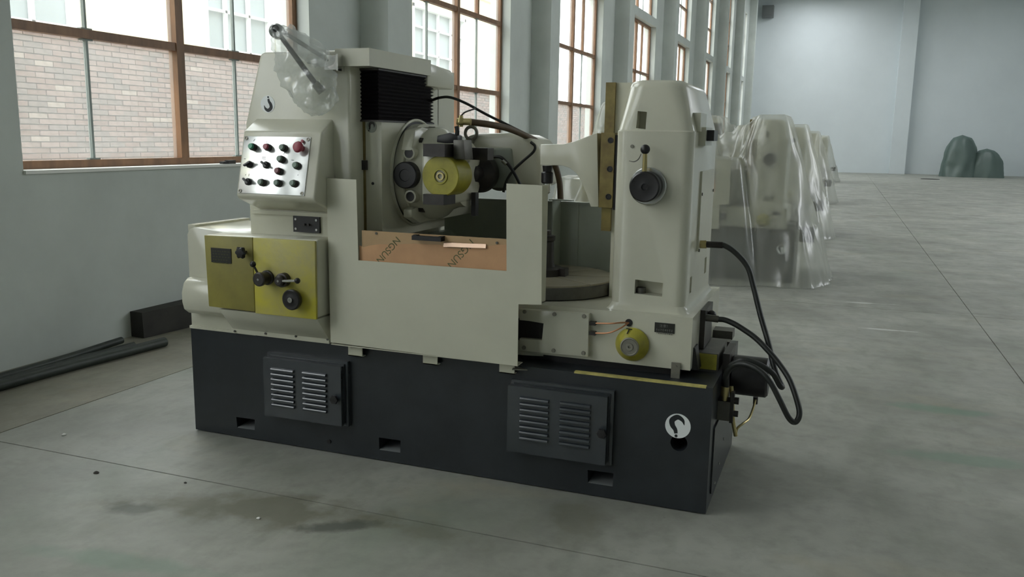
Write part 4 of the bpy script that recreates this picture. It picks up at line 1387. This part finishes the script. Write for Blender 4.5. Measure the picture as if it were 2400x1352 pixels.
def drape(y0, seedv, extra=()):
    """plastic sheet hung over the machine: height field held up by the hard points, folds growing downwards"""
    hard = [(2.30, 2.52, .26, .82, 1.90, 3.15), (2.16, 2.35, .34, .74, 1.80, 3.2), (1.78, 2.2, .36, .72, 1.62, 3.6), (.50, 1.12, -.02, .95, 2.03, 3.8),
            (1.1, 1.72, .2, 1.1, 1.67, 3.8), (-.05, 2.81, -.14, 1.08, .62, 4.0), (.0, .9, -.2, .2, 1.13, 4.0), (.85, 2.03, -.10, .1, 1.42, 3.6),
            (1.85, 2.66, .03, .98, .88, 3.6), (2.74, 2.96, .22, .58, .66, 4.2), (.5, .98, -.2, 0, 1.70, 4.0)] + list(extra)
    # taut ridge from tail column to hob column
    for k in range(9):
        t = k / 8
        zz = 1.88 + .14 * t - .30 * math.sin(math.pi * t)
        x = 2.3 - 1.2 * t
        hard.append((x - .08, x + .08, .40, .66, zz, 3.2))
    xa, xb, ya, yb_ = -.44, 3.54, -.72, 1.68
    nx, ny = 199, 120
    gx, gy = np.meshgrid(np.linspace(xa, xb, nx + 1), np.linspace(ya, yb_, ny + 1))
    wx, wy, bp = np.zeros_like(gx), np.zeros_like(gx), np.zeros_like(gx)
    for j in range(ny + 1):
        for i in range(nx + 1):
            p = V((gx[j, i], gy[j, i], seedv))
            wx[j, i] = noise.noise(p * 2.4) * .06 + (.5 - abs(noise.noise(p * 4.5))) * .05 + noise.noise(p * 10.0) * .012
            wy[j, i] = noise.noise(p * 2.4 + V((9, 4, 2))) * .06 + (.5 - abs(noise.noise(p * 4.5 + V((3, 7, 1))))) * .05 + noise.noise(p * 10.0 + V((5, 1, 8))) * .012
            bp[j, i] = noise.noise(p * 9.0) * .004 + noise.noise(p * 2.0) * .02
    qx, qy = gx + wx, gy + wy
    H = np.zeros_like(gx)
    for a0, a1, b0, b1, z, sl_ in hard:
        dx = np.maximum(np.maximum(a0 - .05 - qx, 0), qx - a1 - .05)
        dy = np.maximum(np.maximum(b0 - .05 - qy, 0), qy - b1 - .05)
        H = np.maximum(H, z - np.hypot(dx, dy) * sl_)
    for _ in range(2):
        Hp = np.pad(H, 1, mode='edge')
        H = np.maximum(H * .35 + .65 * (Hp[:-2, 1:-1] + Hp[2:, 1:-1] + Hp[1:-1, :-2] + Hp[1:-1, 2:]) / 4, 0)
    H = np.where(H > .03, H + bp + .012, .008 + np.abs(bp) * .4)
    b = bmesh.new()
    g = [[b.verts.new((gx[j, i], gy[j, i], max(.005, H[j, i]))) for i in range(nx + 1)] for j in range(ny + 1)]
    for j in range(ny):
        for i in range(nx):
            if max(H[j, i], H[j, i + 1], H[j + 1, i], H[j + 1, i + 1]) > .03:
                b.faces.new((g[j][i], g[j][i + 1], g[j + 1][i + 1], g[j + 1][i]))
    bmesh.ops.delete(b, geom=[v for v in b.verts if not v.link_faces], context='VERTS')
    mb = MB()
    mb.bm.free()
    mb.bm = b
    o = mb.ob('plastic_cover', PLASTIC, angle=55)
    o.location.y = y0
    return o


ROW = [(6.7, SM, 'nearest covered machine, right behind the open one', 1.3, 'nearest'),
       (11.8, SM, 'second covered machine in the row', 4.7, 'second'),
       (21.0, FEW, 'third covered machine in the row', 7.9, 'third'),
       (35.0, FEW, 'farthest covered machine in the row', 2.2, 'farthest')]
for y0, keep, lb, sd, nm in ROW:
    c = copy_tree(M, None, lambda ch, k_=keep: ch.name.split('.')[0] in k_)
    c.location = (0, y0, 0)
    c.rotation_euler = (0, 0, 0)
    c['label'] = {'nearest': 'cream and slate machine under plastic, nearest of the covered row', 'second': 'cream machine under plastic, second of the covered row',
                  'third': 'machine under plastic, third of the covered row, mostly hidden', 'farthest': 'machine under plastic, farthest of the covered row, mostly hidden'}[nm]
    c['group'] = 'machines waiting under plastic covers'
    o = drape(y0, sd)
    tag(o, {'nearest': 'milky plastic cover over the nearest covered machine', 'second': 'milky plastic cover over the second covered machine',
            'third': 'milky plastic cover over the third covered machine', 'farthest': 'milky plastic cover over the farthest covered machine'}[nm], 'plastic cover', 'plastic covers over the machines')

# green wrapped heap by the end wall
hp = empty('wrapped_heap', (9.3, 46.5, 0), 'dark green heap wrapped in plastic against the end wall', 'heap')


def heap(c, rx, ry, h, pw, sd):
    b = bmesh.new()
    rings = []
    for i in range(15):
        t = i / 14
        z = h * t
        s_ = (1 - t ** pw) ** (1 / pw) * .8 + .2 * (1 - t)
        ring = []
        for k in range(40):
            a = k / 40 * 2 * math.pi
            rr = 1 + .16 * noise.noise(V((math.cos(a) * 2.3, math.sin(a) * 2.3, z * 1.1 + sd))) + .06 * noise.noise(V((math.cos(a) * 7, math.sin(a) * 7, z * 3 + sd)))
            ring.append(b.verts.new((c[0] + rx * s_ * rr * math.cos(a), c[1] + ry * s_ * rr * math.sin(a), z)))
        rings.append(ring)
    for a, d in zip(rings, rings[1:]):
        for k in range(40):
            b.faces.new((a[k], a[(k + 1) % 40], d[(k + 1) % 40], d[k]))
    b.faces.new(rings[-1])
    b.faces.new(rings[0][::-1])
    return b


HEAP = mat('dark_green_load', (.05, .075, .06), .7, var=.5, scale=2.5)
MB().add(heap((-.45, 0), .78, .75, 2.05, 3.2, 1)).add(heap((.75, .1), .85, .7, 1.38, 2.2, 5)).ob('load', HEAP, hp)
MB().add(heap((-.45, 0), .86, .83, 2.13, 3.2, 1)).add(heap((.75, .1), .93, .78, 1.46, 2.2, 5)).ob('wrapping', GTARP, hp, angle=60)
mh = (7.128, 41.617, 0)
tag(MB().lathe(((0, 0, 0), X_, Y_), [(.42, 0), (.40, .02), (0, .022)], 28).ob('drain_cover', mat('cast_iron_lid', (.05, .05, .045), .8)), 'dark round drain cover on the floor before the end wall', 'drain cover').location = (mh[0], min(mh[1], 42.5), .001)
